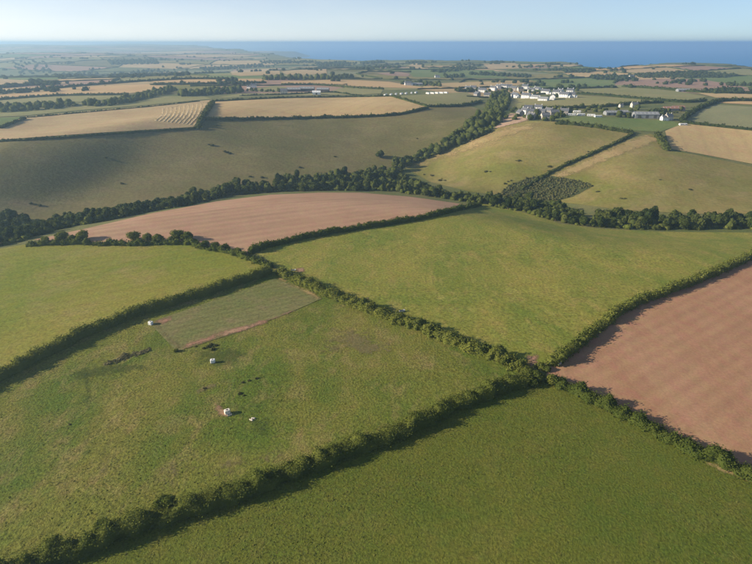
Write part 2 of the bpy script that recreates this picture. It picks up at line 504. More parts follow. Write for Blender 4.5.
M['whiteplastic'] = plain_mat('white_plastic', (0.80, 0.80, 0.78), 0.45, 0.06, 2.0, 0.05, 0.4)
M['creamplastic'] = plain_mat('cream_plastic', (0.80, 0.74, 0.62), 0.5, 0.06, 2.0, 0.05, 0.4)
M['galv'] = plain_mat('galvanised_steel', (0.45, 0.46, 0.47), 0.4, 0.12, 3.0, 0.05, 0.5)
M['rock'] = plain_mat('cliff_rock', (0.22, 0.19, 0.16), 0.95, 0.3, 0.02)

def sea_mat():
    m, nt, out = new_mat('sea_water')
    geo = N(nt, "ShaderNodeNewGeometry")
    n = noise(nt, geo.outputs["Position"], 0.0016, 5, 0.6)
    c = mixc(nt, mrange(nt, n, 0.35, 0.65), (0.006, 0.180, 0.44), (0.009, 0.195, 0.47))
    h = noise(nt, geo.outputs["Position"], 0.05, 4, 0.6)
    principled(nt, out, c, 0.6, h, 0.4, 1.5, 0.12)
    return m
M['sea'] = sea_mat()

# ------------------------------------------------------------------ ground sheet and sea
def build_ground():
    ang = np.concatenate([np.radians(np.arange(-48, 48.01, 0.33)), np.radians(np.arange(51, 309.1, 3.0))])
    rad = [18.0]
    while rad[-1] < 15000:
        rad.append(rad[-1] * 1.018)
    rad = np.array(rad)
    A, R = np.meshgrid(ang, rad)
    x = (R * np.sin(A)).ravel(); y = (R * np.cos(A)).ravel()
    z = terrain(x, y)
    na, nr = len(ang), len(rad)
    v = np.stack([x, y, z], -1)
    i = np.arange(nr - 1)[:, None]; j = np.arange(na)[None, :]
    j2 = (j + 1) % na
    q = np.stack([i * na + j, (i + 1) * na + j, (i + 1) * na + j2, i * na + j2], -1).reshape(-1, 4)
    v = np.vstack([v, [[0, 0, th(0, 0)]]])
    c = len(v) - 1
    t = np.stack([np.full(na, c), np.arange(na), (np.arange(na) + 1) % na], -1)
    me = np_mesh('ground', v, t, q, True)
    # faces point up
    o = link('ground', me, M['ground'])
    bm = bmesh.new(); bm.from_mesh(me)
    if sum(f.normal.z for f in list(bm.faces)[:500]) < 0:
        bmesh.ops.reverse_faces(bm, faces=bm.faces); bm.to_mesh(me)
    bm.free()
    return tag(o, 'rough grassy farmland rolling away to the coast', kind='structure')
ground = build_ground()

def build_sea():
    ang = np.linspace(-math.pi, math.pi, 121)[:-1]
    rad = np.array([1200, 2000, 3000, 4500, 7000, 11000, 17000, 25000.0])
    A, R = np.meshgrid(ang, rad)
    v = np.stack([(R * np.sin(A)).ravel(), (R * np.cos(A)).ravel(), np.full(A.size, SEA_Z)], -1)
    na = len(ang)
    i = np.arange(len(rad) - 1)[:, None]; j = np.arange(na)[None, :]; j2 = (j + 1) % na
    q = np.stack([i * na + j, i * na + j2, (i + 1) * na + j2, (i + 1) * na + j], -1).reshape(-1, 4)
    o = link('sea', np_mesh('sea', v, None, q), M['sea'])
    return tag(o, 'calm blue sea reaching to the horizon', kind='structure')
build_sea()

# ------------------------------------------------------------------ fields
FIELD_N = [0]
FIELD_POLYS = []

def in_poly(x, y, poly):
    px = np.array([p[0] for p in poly]); py = np.array([p[1] for p in poly])
    qx = np.roll(px, -1); qy = np.roll(py, -1)
    x = np.asarray(x)[..., None]; y = np.asarray(y)[..., None]
    c = ((py > y) != (qy > y)) & (x < (qx - px) * (y - py) / np.where(qy == py, 1e-9, qy - py) + px)
    return (c.sum(-1) % 2) == 1

def field(name, px, mat, label, lift=0.0, clip=True, step=5.0, jitter=0.0, rim=None):
    pts = densify(px, step, True)
    a = np.array(pts, float)
    X, Y = trace(a[:, 0], a[:, 1])
    # drop near-duplicate points
    loop = []
    for p in zip(X.tolist(), Y.tolist()):
        if not loop or math.hypot(p[0] - loop[-1][0], p[1] - loop[-1][1]) > 0.6:
            loop.append(p)
    if math.hypot(loop[0][0] - loop[-1][0], loop[0][1] - loop[-1][1]) < 0.6:
        loop.pop()
    if jitter:
        rj = random.Random(len(label))
        loop = [(p[0] + rj.uniform(-jitter, jitter), p[1] + rj.uniform(-jitter, jitter)) for p in loop]
    # subdivide long plan edges
    lp = []
    for i in range(len(loop)):
        p, q = loop[i], loop[(i + 1) % len(loop)]
        d = math.hypot(q[0] - p[0], q[1] - p[1]); r = math.hypot(*p)
        k = max(1, int(d / max(3.0, r * 0.022)))
        for j in range(k):
            lp.append((p[0] + (q[0] - p[0]) * j / k, p[1] + (q[1] - p[1]) * j / k))
    loop = lp
    xs = np.array([p[0] for p in loop]); ys = np.array([p[1] for p in loop])
    rm = float(np.median(np.hypot(xs, ys)))
    area = abs(0.5 * float(np.sum(xs * np.roll(ys, -1) - ys * np.roll(xs, -1))))
    s = max(2.5, rm * 0.012, math.sqrt(area / 9000))
    if rim: s = max(rim * 0.3, math.sqrt(area / 7000))
    gx, gy = np.meshgrid(np.arange(xs.min() + s / 2, xs.max(), s), np.arange(ys.min() + s / 2, ys.max(), s))
    gx = gx.ravel(); gy = gy.ravel()
    gx = gx + np.where((np.round(gy / s).astype(int) % 2) == 0, 0.25 * s, -0.25 * s)
    ins = in_poly(gx, gy, loop)
    gx, gy = gx[ins], gy[ins]
    if len(gx):
        keep = np.ones(len(gx), bool)
        for k in range(0, len(gx), 2000):
            dd = np.min(np.hypot(gx[k:k + 2000, None] - xs, gy[k:k + 2000, None] - ys), 1)
            keep[k:k + 2000] = dd > s * 0.45
        gx, gy = gx[keep], gy[keep]
    vs = [Vector(p) for p in loop] + [Vector((a_, b_)) for a_, b_ in zip(gx.tolist(), gy.tolist())]
    ne = len(loop)
    res = delaunay_2d_cdt(vs, [], [list(range(ne))], 1, 1e-4)
    V = np.array([(p[0], p[1]) for p in res[0]])
    F = [f for f in res[2] if len(f) == 3]
    FIELD_N[0] += 1
    r = np.hypot(V[:, 0], V[:, 1])
    z = terrain(V[:, 0], V[:, 1]) + 0.06 + 0.00035 * r + 0.012 * (FIELD_N[0] % 12) + lift
    F = np.array(F)
    p0, p1, p2 = V[F[:, 0]], V[F[:, 1]], V[F[:, 2]]
    ar = (p1[:, 0] - p0[:, 0]) * (p2[:, 1] - p0[:, 1]) - (p1[:, 1] - p0[:, 1]) * (p2[:, 0] - p0[:, 0])
    F[ar < 0] = F[ar < 0][:, ::-1]
    me = np_mesh(name, np.column_stack([V, z]), F, None, True)
    if rim:
        at = me.attributes.new('edge', 'FLOAT', 'POINT')
        qx, qy = np.roll(xs, -1), np.roll(ys, -1)
        ev = np.empty(len(V))
        for k in range(0, len(V), 1500):
            P = V[k:k + 1500]
            t = np.clip(((P[:, :1] - xs) * (qx - xs) + (P[:, 1:] - ys) * (qy - ys)) / np.maximum((qx - xs) ** 2 + (qy - ys) ** 2, 1e-9), 0, 1)
            ev[k:k + 1500] = np.min(np.hypot(P[:, :1] - xs - t * (qx - xs), P[:, 1:] - ys - t * (qy - ys)), 1)
        at.data.foreach_set('value', np.clip(ev / rim, 0, 1).astype(np.float32))
    o = link(name, me, M[mat])
    tag(o, label, kind='structure')
    if clip:
        FIELD_POLYS.append(loop)
    return o

H1 = [(-60, 603), (-20, 583), (34, 558), (75, 546), (115, 531), (165, 512), (200, 503), (240, 490), (285, 472), (326, 456), (370, 440), (413, 424), (447, 406), (475, 395), (496, 387), (530, 376)]
H2 = [(546, 377), (570, 386), (597, 399), (622, 411), (649, 425), (688, 445), (716, 457), (744, 470), (790, 494), (830, 516)]
H3 = [(278, 269), (307, 283), (339, 296), (360, 304), (389, 315), (414, 323), (446, 336), (473, 347), (508, 358), (526, 370)]
H4 = [(-60, 400), (0, 373), (26, 360), (80, 333), (133, 312), (165, 302), (200, 292), (217, 286), (256, 274), (272, 269)]
H5 = [(549, 362), (560, 356), (587, 335), (626, 306), (666, 290), (706, 275), (752, 255), (800, 234), (830, 222)]
H6 = [(26, 244), (64, 242), (106, 243), (138, 243), (184, 242), (206, 247), (225, 250), (248, 257), (272, 266)]
H7 = [(248, 251), (270, 244), (310, 235), (350, 228), (390, 222), (420, 217), (460, 208), (481, 204)]

rev = lambda l: list(reversed(l))
field('pasture', H1[::-1] + [(-120, 640), (120, 760), (900, 760), (900, 560)] + rev(H2), 'near', 'dark green pasture filling the near right corner below the two hedges')
field('pasture', H1 + rev(H3) + rev(H4), 'main', 'rough grazed pasture with a fenced paddock and white water tanks')
field('pasture', [(-60, 262)] + [(0, 249), (30, 244)] + H6[1:] + rev(H4) + [(-140, 320)], 'bright', 'bright yellow green field behind the long dark hedge on the left')
field('pasture', [(262, 256)] + H7 + [(500, 206), (525, 213), (560, 224), (600, 229), (660, 232), (752, 233), (830, 226)] + rev(H5) + rev(H3), 'centre', 'broad sloping green field in the centre with yellowed patches')
field('ploughed_field', H5 + [(900, 215), (960, 300), (960, 560)] + rev(H2), 'plough', 'bare reddish brown ploughed field at the right edge', lift=0.02)
field('ploughed_field', [(34, 240), (90, 228), (150, 214), (215, 202), (270, 195), (320, 193), (360, 193), (410, 197), (460, 204), (476, 206)] + rev(H7) + rev(H6[1:8]), 'plough2', 'pinkish brown ploughed strip before the valley trees')
field('paddock', [(149, 323), (190, 309), (240, 292), (275, 279), (300, 289), (322, 299), (290, 313), (240, 332), (177, 352)], 'paddock', 'fenced grey green paddock beside the dark hedge', lift=0.08)
field('worn_track', [(175, 354), (182, 344), (215, 333), (245, 325), (290, 311), (300, 311), (262, 326), (240, 334), (205, 345)], 'soil', 'strip of bare pink soil along the paddock edge', lift=0.14, clip=False, step=3, rim=4.6)
field('worn_track', [(149, 323), (157, 320), (170, 334), (184, 348), (178, 354), (164, 339)], 'worn', 'worn dry strip down the short side of the paddock', lift=0.14, clip=False, step=3, rim=2.2)
field('worn_track', [(274, 279), (283, 278), (324, 297), (318, 302), (298, 291)], 'drystrip', 'pale dry strip along the paddock edge by the bushy hedge', lift=0.14, clip=False, step=3, rim=3.2)
field('bare_patch', [(212, 402), (223, 405), (232, 412), (231, 418), (220, 418), (213, 410)], 'soil', 'trampled pink earth around the white cattle tank', lift=0.12, clip=False, step=2, rim=2.6, jitter=0.25)
field('bare_patch', [(150, 322), (174, 315), (175, 321), (162, 328)], 'soil', 'trampled pink earth at the paddock corner', lift=0.18, clip=False, step=2, rim=4.5, jitter=0.3)
field('bare_patch', [(294, 268), (306, 267), (306, 273), (296, 273)], 'soil', 'bare earth behind the trough on the far side of the bushy hedge', lift=0.12, clip=False, step=2, rim=3.0, jitter=0.3)
field('bare_patch', [(522, 355), (540, 353), (542, 366), (528, 368)], 'soil', 'bare earth in the gateway where the hedges meet', lift=0.12, clip=False, step=2, rim=5.0, jitter=0.3)
field('bare_patch', [(360, 299), (369, 297), (371, 303), (362, 304)], 'soil', 'small bare patch beside the broad hedge in the central field', lift=0.12, clip=False, step=2, rim=2.0)
field('bare_patch', [(700, 458), (725, 464), (760, 484), (775, 498), (740, 482), (705, 466)], 'drystrip', 'bare earth along the foot of the low hedge at the right edge', lift=0.12, clip=False, step=2, rim=2.6)
field('worn_track', [(70, 494), (96, 466), (118, 452), (124, 458), (112, 472), (84, 498)], 'worn', 'faint worn path slanting across the grazed pasture', lift=0.1, clip=False, step=4, rim=5.0)
field('worn_track', [(188, 390), (210, 382), (222, 383), (215, 390), (196, 396)], 'worn', 'faint worn spot above the cattle tank', lift=0.1, clip=False, step=4, rim=3.5)
field('rank_grass', [(80, 372), (92, 372), (92, 420), (93, 455), (80, 458), (82, 420)], 'rank', 'dark rank grass line down the grazed pasture', lift=0.1, clip=False, step=4, rim=2.5)
field('rank_grass', [(66, 372), (90, 364), (150, 362), (152, 370), (100, 378), (72, 382)], 'rank', 'dark rank grass below the long weed patch', lift=0.1, clip=False, step=4, rim=3.5)
field('rank_grass', [(185, 353), (225, 343), (250, 352), (240, 368), (210, 372), (188, 364)], 'rank', 'dark rank grass around the lone white tank', lift=0.1, clip=False, step=4, rim=6.0)
field('rank_grass', [(236, 408), (262, 404), (274, 425), (262, 442), (244, 430)], 'rank', 'dark rank grass right of the cattle tank', lift=0.1, clip=False, step=4, rim=5.0)
field('worn_track', [(300, 345), (340, 322), (375, 322), (400, 345), (380, 360), (330, 360)], 'worn', 'dry tawny patch of grass in the upper grazed pasture', lift=0.1, clip=False, step=4, rim=14.0)
field('worn_track', [(150, 470), (220, 448), (300, 445), (300, 460), (230, 482), (150, 500)], 'worn', 'dry tawny grass above the foreground hedge', lift=0.1, clip=False, step=4, rim=12.0)
# far slopes
field('hill_pasture', [(-80, 150), (0, 141), (100, 134), (196, 128), (203, 119), (280, 118), (370, 116), (400, 114), (430, 107), (470, 106), (486, 112), (470, 132), (440, 150), (410, 166), (380, 172), (330, 186), (270, 190), (200, 200), (130, 212), (60, 226), (0, 244), (-80, 266)], 'hill', 'dull olive hillside pasture above the valley trees on the left')
field('hill_pasture', [(405, 168), (440, 153), (470, 140), (500, 126), (525, 121), (560, 122), (600, 127), (634, 132), (621, 140), (590, 153), (560, 166), (530, 182), (505, 196), (470, 192), (430, 182)], 'hill2', 'sloping pasture on the rounded spur below the village')
field('hill_pasture', [(545, 176), (560, 168), (590, 156), (621, 142), (650, 134), (662, 138), (672, 151), (700, 156), (752, 167), (830, 178), (830, 212), (752, 214), (690, 214), (620, 210), (560, 202), (530, 194)], 'hill2', 'wide olive pasture above the tree belt on the right')
field('parched_bank', [(540, 180), (565, 167), (590, 156), (622, 142), (645, 134), (664, 140), (640, 150), (605, 163), (580, 174), (552, 182)], 'drystrip', 'bright parched grass bank running up between the two slopes', lift=0.2, clip=False, rim=9.0)
field('scrub_ground', [(498, 194), (508, 185), (526, 178), (545, 175), (565, 178), (591, 184), (592, 188), (574, 197), (560, 201), (530, 202), (508, 199)], 'bracken', 'ground under the dark scrub plot on the slope', lift=0.3, clip=False, rim=4.0)
field('parched_bank', [(405, 166), (440, 151), (475, 136), (505, 125), (540, 122), (540, 130), (510, 140), (480, 150), (440, 162), (415, 172)], 'drystrip', 'parched upper edge of the spur beside the wooded side valley', lift=0.2, clip=False, rim=22.0)
field('parched_bank', [(500, 119), (510, 113), (525, 115), (530, 121), (510, 126), (492, 130)], 'pink2', 'bare pinkish yard at the top of the side valley', lift=0.3, clip=False, rim=6.0)
field('stubble_field', [(-60, 146), (-60, 135), (0, 127), (25, 117), (80, 112), (150, 106), (212, 100), (205, 112), (197, 127), (100, 133), (0, 140)], 'straw2', 'pale mown stubble field on the left ridge')
field('stubble_field', [(205, 118), (215, 102), (290, 98), (370, 97), (390, 96.5), (426, 107), (400, 113), (370, 115.5), (280, 117.5)], 'straw', 'golden stubble field in the centre distance below the farm')
field('ley_field', [(394, 96.5), (430, 94.5), (466, 92.5), (484, 100), (461, 104.8), (428, 105.5)], 'olive', 'olive field beside the row of caravans')
field('ley_field', [(0, 118), (25, 117), (0, 126), (-50, 134), (-50, 122)], 'green', 'small green field at the left edge')
field('crop_field', [(665, 131), (680, 125), (690, 124.5), (752, 131), (830, 140), (830, 176), (752, 164), (700, 154), (670, 149)], 'straw', 'golden stubble field on the right below the grey green field')
field('crop_field', [(683, 120.5), (695, 111), (711, 105), (752, 107), (830, 110), (830, 138), (752, 128.5)], 'grey', 'grey green field at the right edge below the tan strip')
field('ley_field', [(555, 119), (566, 115.8), (620, 118), (673, 121.5), (681, 125), (660, 132), (634, 131), (598, 126), (560, 122.5)], 'green', 'green plot below the caravan site')
field('ley_field', [(500, 99), (515, 98.5), (545, 99), (575, 96.5), (566, 94.5), (620, 98), (665, 101), (598, 105.5), (550, 107), (520, 108), (500, 108)], 'olive', 'straw coloured field between the village and the caravan site')
field('ley_field', [(577, 88.5), (616, 88), (671, 90.5), (708, 97), (687, 100.4), (630, 96.5), (585, 93)], 'olive', 'yellow green field right of the white houses')
field('crop_field', [(697, 93), (752, 94.5), (800, 95.5), (800, 99.5), (752, 98.8), (716, 97.9)], 'straw', 'thin tan strip at the right edge')
field('crop_field', [(708, 102.6), (752, 101.2), (800, 101.5), (800, 105.5), (752, 104.8)], 'gold', 'narrow golden strip above the grey green field')
field('ploughed_field', [(622, 85), (633, 79.8), (660, 79), (700, 79.3), (749, 88), (735, 90.3), (657, 87)], 'pink', 'red brown field in the right distance below the wooded hill')
field('ley_field', [(702, 78.5), (752, 78), (800, 78), (800, 90), (752, 88.3)], 'green', 'green field at the right edge below the headland')
field('ley_field', [(550, 81.3), (616, 81), (614, 86), (560, 87.8), (533, 88), (526, 84.8)], 'green', 'fresh green field behind the village')
field('crop_field', [(440, 83.3), (480, 82), (533, 80.8), (518, 85.5), (480, 86.5), (442, 87)], 'straw', 'tan field left of the village rooftops')
field('crop_field', [(360, 80.5), (389, 82), (429, 88.6), (395, 88), (360, 86.8), (281, 83.2), (281, 81.8), (330, 80)], 'gold', 'golden field behind the farm sheds')
field('ley_field', [(340, 88.3), (384, 88.8), (381, 93.5), (360, 95), (290, 95.5), (225, 98), (218, 97.5), (240, 94), (330, 92)], 'olive', 'pale green strip around the farm sheds')
field('ley_field', [(250, 89), (275, 86), (292, 88), (285, 91.5), (262, 92.2)], 'olive', 'light green meadow left of the farm')
field('crop_field', [(150, 86.5), (190, 85), (225, 84), (212, 91), (180, 93), (172, 90)], 'hill2', 'brownish pasture left of the farm trees')
field('crop_field', [(157, 83), (147, 80.7), (190, 78.8), (265, 79), (268, 81), (225, 82.6), (190, 83)], 'gold', 'long thin golden strip in the left distance')
field('crop_field', [(-40, 98), (0, 95.2), (63, 88.8), (120, 85.2), (149, 84.6), (169, 87.4), (150, 91), (129, 93.4), (63, 94.4), (0, 98.3), (-40, 102)], 'gold', 'orange tan field at the left edge below the far vale')
field('crop_field', [(63, 87), (110, 83.6), (147, 81.4), (153, 83), (110, 85), (68, 88)], 'straw2', 'sliver of pale stubble above the orange tan field')
field('ley_field', [(-40, 104), (0, 99.6), (61, 96.2), (129, 95.2), (131, 97), (83, 102), (0, 104), (-40, 108)], 'olive', 'pale green strip above the left tree belt')
field('ley_field', [(0, 104.6), (60, 104), (130, 103), (160, 97), (200, 95.8), (213, 99), (150, 105), (80, 110.5), (25, 116), (0, 117)], 'olive', 'thin grassy strip between the tree belt and the stubble')
field('crop_field', [(-40, 80), (0, 79), (23, 80.5), (27, 84), (0, 86.8), (-40, 89)], 'straw2', 'pale field at the far left')
field('crop_field', [(20, 80), (45, 81.5), (66, 83.4), (58, 85.3), (35, 83.4)], 'straw', 'small pale field in the left vale')
field('crop_field', [(281, 72), (300, 70), (326, 69.6), (327, 74), (300, 75), (286, 74.6)], 'straw2', 'buff field in the centre distance')
field('crop_field', [(230, 71.6), (262, 69), (276, 68.4), (280, 72), (280, 75), (240, 76.2), (232, 75)], 'straw2', 'pale field left of the buff one')
field('ley_field', [(408, 71), (450, 70.2), (493, 70.3), (509, 78.6), (460, 78), (413, 77)], 'green', 'blue green field behind the far farmhouse')
field('crop_field', [(405, 67.6), (414, 63.2), (421, 62.8), (429, 69.5)], 'straw2', 'tan triangular field on the coastal ridge')
field('crop_field', [(482, 64), (514, 63), (526, 68.5), (490, 69.5)], 'straw2', 'buff field near the coast')
field('crop_field', [(376, 73.5), (400, 72), (410, 74), (408, 76.5), (390, 75.8)], 'pink', 'pinkish field in the distance above the farmhouse')

# ------------------------------------------------------------------ distant patchwork (one draped sheet of far fields)
FAR_EDGES = []
def far_patchwork():
    rng = np.random.default_rng(5)
    mats = ['straw', 'straw2', 'gold', 'olive', 'green', 'grey', 'hill', 'hill2', 'pink', 'ground', 'green', 'hill']
    V = []; Q = []; MI = []
    vo = 0
    for (r0, r1, cx, cy, rot) in ((950, 2600, 210, 150, 0.32), (2600, 11800, 360, 260, -0.22)):
        cr, sr = math.cos(rot), math.sin(rot)
        ni = int(2 * r1 / cx); nj = int(2 * r1 / cy)
        I, J = np.meshgrid(np.arange(ni + 1) - ni // 2, np.arange(nj + 1) - nj // 4, indexing='ij')
        gx = (I + rng.uniform(-.3, .3, I.shape)) * cx; gy = (J + rng.uniform(-.28, .28, I.shape)) * cy
        gx = gx + 60 * np.sin(gy / 700)
        X = gx * cr - gy * sr; Y = gx * sr + gy * cr
        R = np.hypot(X, Y); A = np.abs(np.arctan2(X, Y))
        ok = (R > r0) & (R < r1) & (A < math.radians(45)) & (terrain(X, Y) > SEA_Z + 22)
        for i in range(ni):
            for j in range(nj):
                if not (ok[i, j] and ok[i + 1, j] and ok[i, j + 1] and ok[i + 1, j + 1]):
                    continue
                cs = [(X[i, j], Y[i, j]), (X[i + 1, j], Y[i + 1, j]), (X[i + 1, j + 1], Y[i + 1, j + 1]), (X[i, j + 1], Y[i, j + 1])]
                k = 5
                u, v = np.meshgrid(np.linspace(0.008, .992, k + 1), np.linspace(0.008, .992, k + 1), indexing='ij')
                x = (1 - u) * (1 - v) * cs[0][0] + u * (1 - v) * cs[1][0] + u * v * cs[2][0] + (1 - u) * v * cs[3][0]
                y = (1 - u) * (1 - v) * cs[0][1] + u * (1 - v) * cs[1][1] + u * v * cs[2][1] + (1 - u) * v * cs[3][1]
                z = terrain(x, y) + 0.02 + 0.0002 * np.hypot(x, y)
                V.append(np.stack([x, y, z], -1).reshape(-1, 3))
                a = np.arange(k)[:, None] * (k + 1) + np.arange(k)[None, :]
                Q.append(np.stack([a, a + k + 1, a + k + 2, a + 1], -1).reshape(-1, 4) + vo)
                MI.append(np.full(k * k, int(rng.choice([0, 1, 1, 2, 3, 4, 5, 6, 7, 8, 8, 9]) if r0 > 2000 else rng.integers(len(mats)))))
                vo += (k + 1) ** 2
                for p, q in ((0, 1), (0, 3)):
                    if rng.random() < 0.85:
                        FAR_EDGES.append((cs[p], cs[q]))
    me = np_mesh('distant_fields', np.concatenate(V), None, np.concatenate(Q), True)
    o = link('distant_fields', me, [M[m] for m in mats])
    me.polygons.foreach_set("material_index", np.concatenate(MI).astype(np.int32))
    tag(o, 'patchwork of far fields fading toward the coast', kind='structure')
far_patchwork()

# ------------------------------------------------------------------ foliage builders
def leaf_quads(c, n, s, rng):
    n = n / np.linalg.norm(n, axis=1, keepdims=True)
    a = rng.normal(size=c.shape)
    u = np.cross(n, a); u /= np.linalg.norm(u, axis=1, keepdims=True) + 1e-9
    v = np.cross(n, u)
    s = s[:, None]
    k = rng.uniform(0.55, 1.0, (len(c), 1))
    P = np.stack([c - u * s - v * s * k * .6, c + u * s * .7 - v * s * k, c + u * s + v * s * k * .7, c - u * s * .6 + v * s * k], 1)
    return P.reshape(-1, 3), np.arange(4 * len(c)).reshape(-1, 4)

def vnoise(p, seed):
    r = np.random.default_rng(seed)
    out = np.zeros(p.shape[:-1])
    for f, a in ((0.35, 1.0), (0.8, 0.7), (1.7, 0.45)):
        for _ in range(3):
            d = r.normal(size=3); d /= np.linalg.norm(d)
            out = out + a * np.sin((p @ d) * f * 6.28 / 2.2 + r.uniform(0, 6.28)) / 3
    return out

def resample(x, y, step):
    d = np.concatenate([[0], np.cumsum(np.hypot(np.diff(x), np.diff(y)))])
    n = max(2, int(d[-1] / step) + 1)
    s = np.linspace(0, d[-1], n)
    return np.interp(s, d, x), np.interp(s, d, y), s

def hedge_mesh(name, x, y, w, h, leaf, seed, rough=1.0, dens=1.0, gaps=()):
    rng = np.random.default_rng(seed)
    step = max(0.7, leaf * 2.2)
    X, Y, S = resample(x, y, step)
    n = len(X)
    tx = np.gradient(X); ty = np.gradient(Y); L = np.hypot(tx, ty); tx /= L; ty /= L
    nx, ny = -ty, tx
    # wander of the top line: bushes of 2-5 m
    def prof(scale, amp, sd):
        r = np.random.default_rng(sd)
        o = np.zeros(n)
        for k in range(5):
            o += np.sin(S * 6.28 / (scale * r.uniform(0.6, 1.9)) + r.uniform(0, 6.28)) / 5
        return 1 + amp * 2.0 * o
    hh = h * np.clip(prof(6, 0.26 * rough, seed + 1) * prof(24, 0.22 * rough, seed + 2), 0.45, 1.8)
    ww = w * np.clip(prof(5, 0.24 * rough, seed + 3), 0.5, 1.7)
    X = X + nx * 0.25 * w * (prof(14, 0.4, seed + 4) - 1); Y = Y + ny * 0.25 * w * (prof(14, 0.4, seed + 4) - 1)
    end = np.minimum(1, 0.35 + np.minimum(S, S[-1] - S) / 3.0)
    hh = hh * end; ww = ww * end
    G = terrain(X, Y)
    # profile: a parameter runs over the rounded section, from one foot over the top to the other
    th_ = np.linspace(-1, 1, 9)
    cx_ = np.sign(th_) * np.minimum(1, np.abs(th_) * 1.9) * np.where(np.abs(th_) > .6, 1.0, 0.97)
    cz_ = np.clip((1 - np.abs(th_)) * 1.9, 0, 1) ** 0.75
    cz_ = np.where(np.abs(th_) > 0.99, -0.12, cz_)
    kk = len(th_)
    core = 0.80
    off = np.outer(ww * 0.5, cx_) * core
    hz = np.outer(hh, cz_) * core
    base = np.stack([X[:, None] + nx[:, None] * off, Y[:, None] + ny[:, None] * off, G[:, None] + hz], -1)
    wob = vnoise(base, seed + 7)[..., None]
    nrm = np.stack([nx[:, None] * off, ny[:, None] * off, hz * 0.7 + 0.01], -1)
    nrm /= np.linalg.norm(nrm, axis=-1, keepdims=True) + 1e-6
    base = base + nrm * wob * 0.16 * rough * min(w, h)
    V = base.reshape(-1, 3)
    i = np.arange(n - 1)[:, None]; j = np.arange(kk - 1)[None, :]
    Q = np.stack([i * kk + j, i * kk + j + 1, (i + 1) * kk + j + 1, (i + 1) * kk + j], -1).reshape(-1, 4)
    # leaf sprays over the surface
    per = w * 0.9 + 2 * h * 0.9
    cnt = int(S[-1] * per / (leaf * leaf * 3.0) * 1.25 * dens)
    fi = rng.uniform(0, n - 1.001, cnt); a = rng.uniform(-0.97, 0.97, cnt)
    i0 = fi.astype(int); f = (fi - i0)[:, None]
    ja = (a + 1) / 2 * (kk - 1); j0 = np.minimum(ja.astype(int), kk - 2); g = (ja - j0)[:, None]
    B = (base[i0, j0] * (1 - f) * (1 - g) + base[i0 + 1, j0] * f * (1 - g) + base[i0, j0 + 1] * (1 - f) * g + base[i0 + 1, j0 + 1] * f * g)
    nn = nrm[i0, j0]
    B = B + nn * np.abs(rng.normal(0, 1, cnt))[:, None] * 0.16 * min(w, h) * (0.6 + 0.6 * rough)
    P, q2 = leaf_quads(B, nn + rng.normal(0, 0.55, (cnt, 3)), leaf * rng.uniform(0.5, 1.25, cnt), rng)
    V2 = np.vstack([V, P]); Q2 = np.vstack([Q, q2 + len(V)])
    return np_mesh(name, V2, None, Q2)

HSEED = [100]
def hedge(px, w, h, label, leaf=None, rough=1.0, group='field hedges', name='hedge', dens=1.0, mat='hedgeleaf', smooth=True):
    line = smooth_line(px, 5) if smooth else px
    line = densify(line, 4)
    a = np.array(line, float)
    X, Y = trace(a[:, 0], a[:, 1], h * 0.5)
    r = float(np.median(np.hypot(np.hypot(X, Y), CAM_Z)))
    if leaf is None:
        leaf = float(np.clip(r * 0.0011, 0.17, 1.5))
    HSEED[0] += 11
    o = link(name, hedge_mesh(name, X, Y, w, h, leaf, HSEED[0], rough, dens), M[mat])
    return tag(o, label, 'straw row' if name == 'straw_row' else 'hedge', group)

def ico(sub):
    bm = bmesh.new()
    bmesh.ops.create_icosphere(bm, subdivisions=sub, radius=1.0)
    v = np.array([p.co[:] for p in bm.verts]); f = np.array([[q.index for q in t.verts] for t in bm.faces])
    bm.free()
    return v, f
ICO1, ICO2 = ico(1), ico(2)

def crown_mesh(name, seed, rx, rz, cz, lobes, leaf, nleaf, spread=0.62):
    """leaf sprays on a cluster of lobes, with bumpy hearts inside so that gaps stay small"""
    rng = np.random.default_rng(seed)
    V = []; T = []; Q = []; off = 0
    cs = []
    for k in range(lobes):
        for _ in range(30):
            d = rng.normal(size=3); d /= np.linalg.norm(d)
            rr = rng.uniform(0.35, 1.0) * spread
            c = d * rr
            if c[2] > -0.45: break
        lr = rng.uniform(0.36, 0.58) * (1.15 - 0.4 * rr)
        cs.append((c, lr))
    cs.append((np.array([0, 0, -0.05]), 0.6))
    sc = np.array([rx, rx, rz])
    for c, lr in cs:
        v, f = ICO1
        w = 1 + 0.18 * vnoise(v * 1.3 + c * 3, seed + 3)[:, None]
        p = (v * w * lr * 0.80 + c) * sc + np.array([0, 0, cz])
        V.append(p); T.append(f + off); off += len(p)
    tot = sum(lr ** 2 for _, lr in cs)
    for c, lr in cs:
        k = int(nleaf * lr ** 2 / tot)
        d = rng.normal(size=(k, 3)); d /= np.linalg.norm(d, axis=1, keepdims=True)
        p = (d * lr * rng.uniform(0.78, 1.16, (k, 1)) + c) * sc + np.array([0, 0, cz])
        keep = p[:, 2] > cz - rz * 0.98
        p = p[keep]; d = d[keep]
        P, q = leaf_quads(p, d + rng.normal(0, 0.5, d.shape) + np.array([0, 0, .25]), leaf * rng.uniform(0.55, 1.3, len(p)), rng)
        V.append(P); Q.append(q + off); off += len(P)
    return np_mesh(name, np.concatenate(V), np.concatenate(T), np.concatenate(Q))

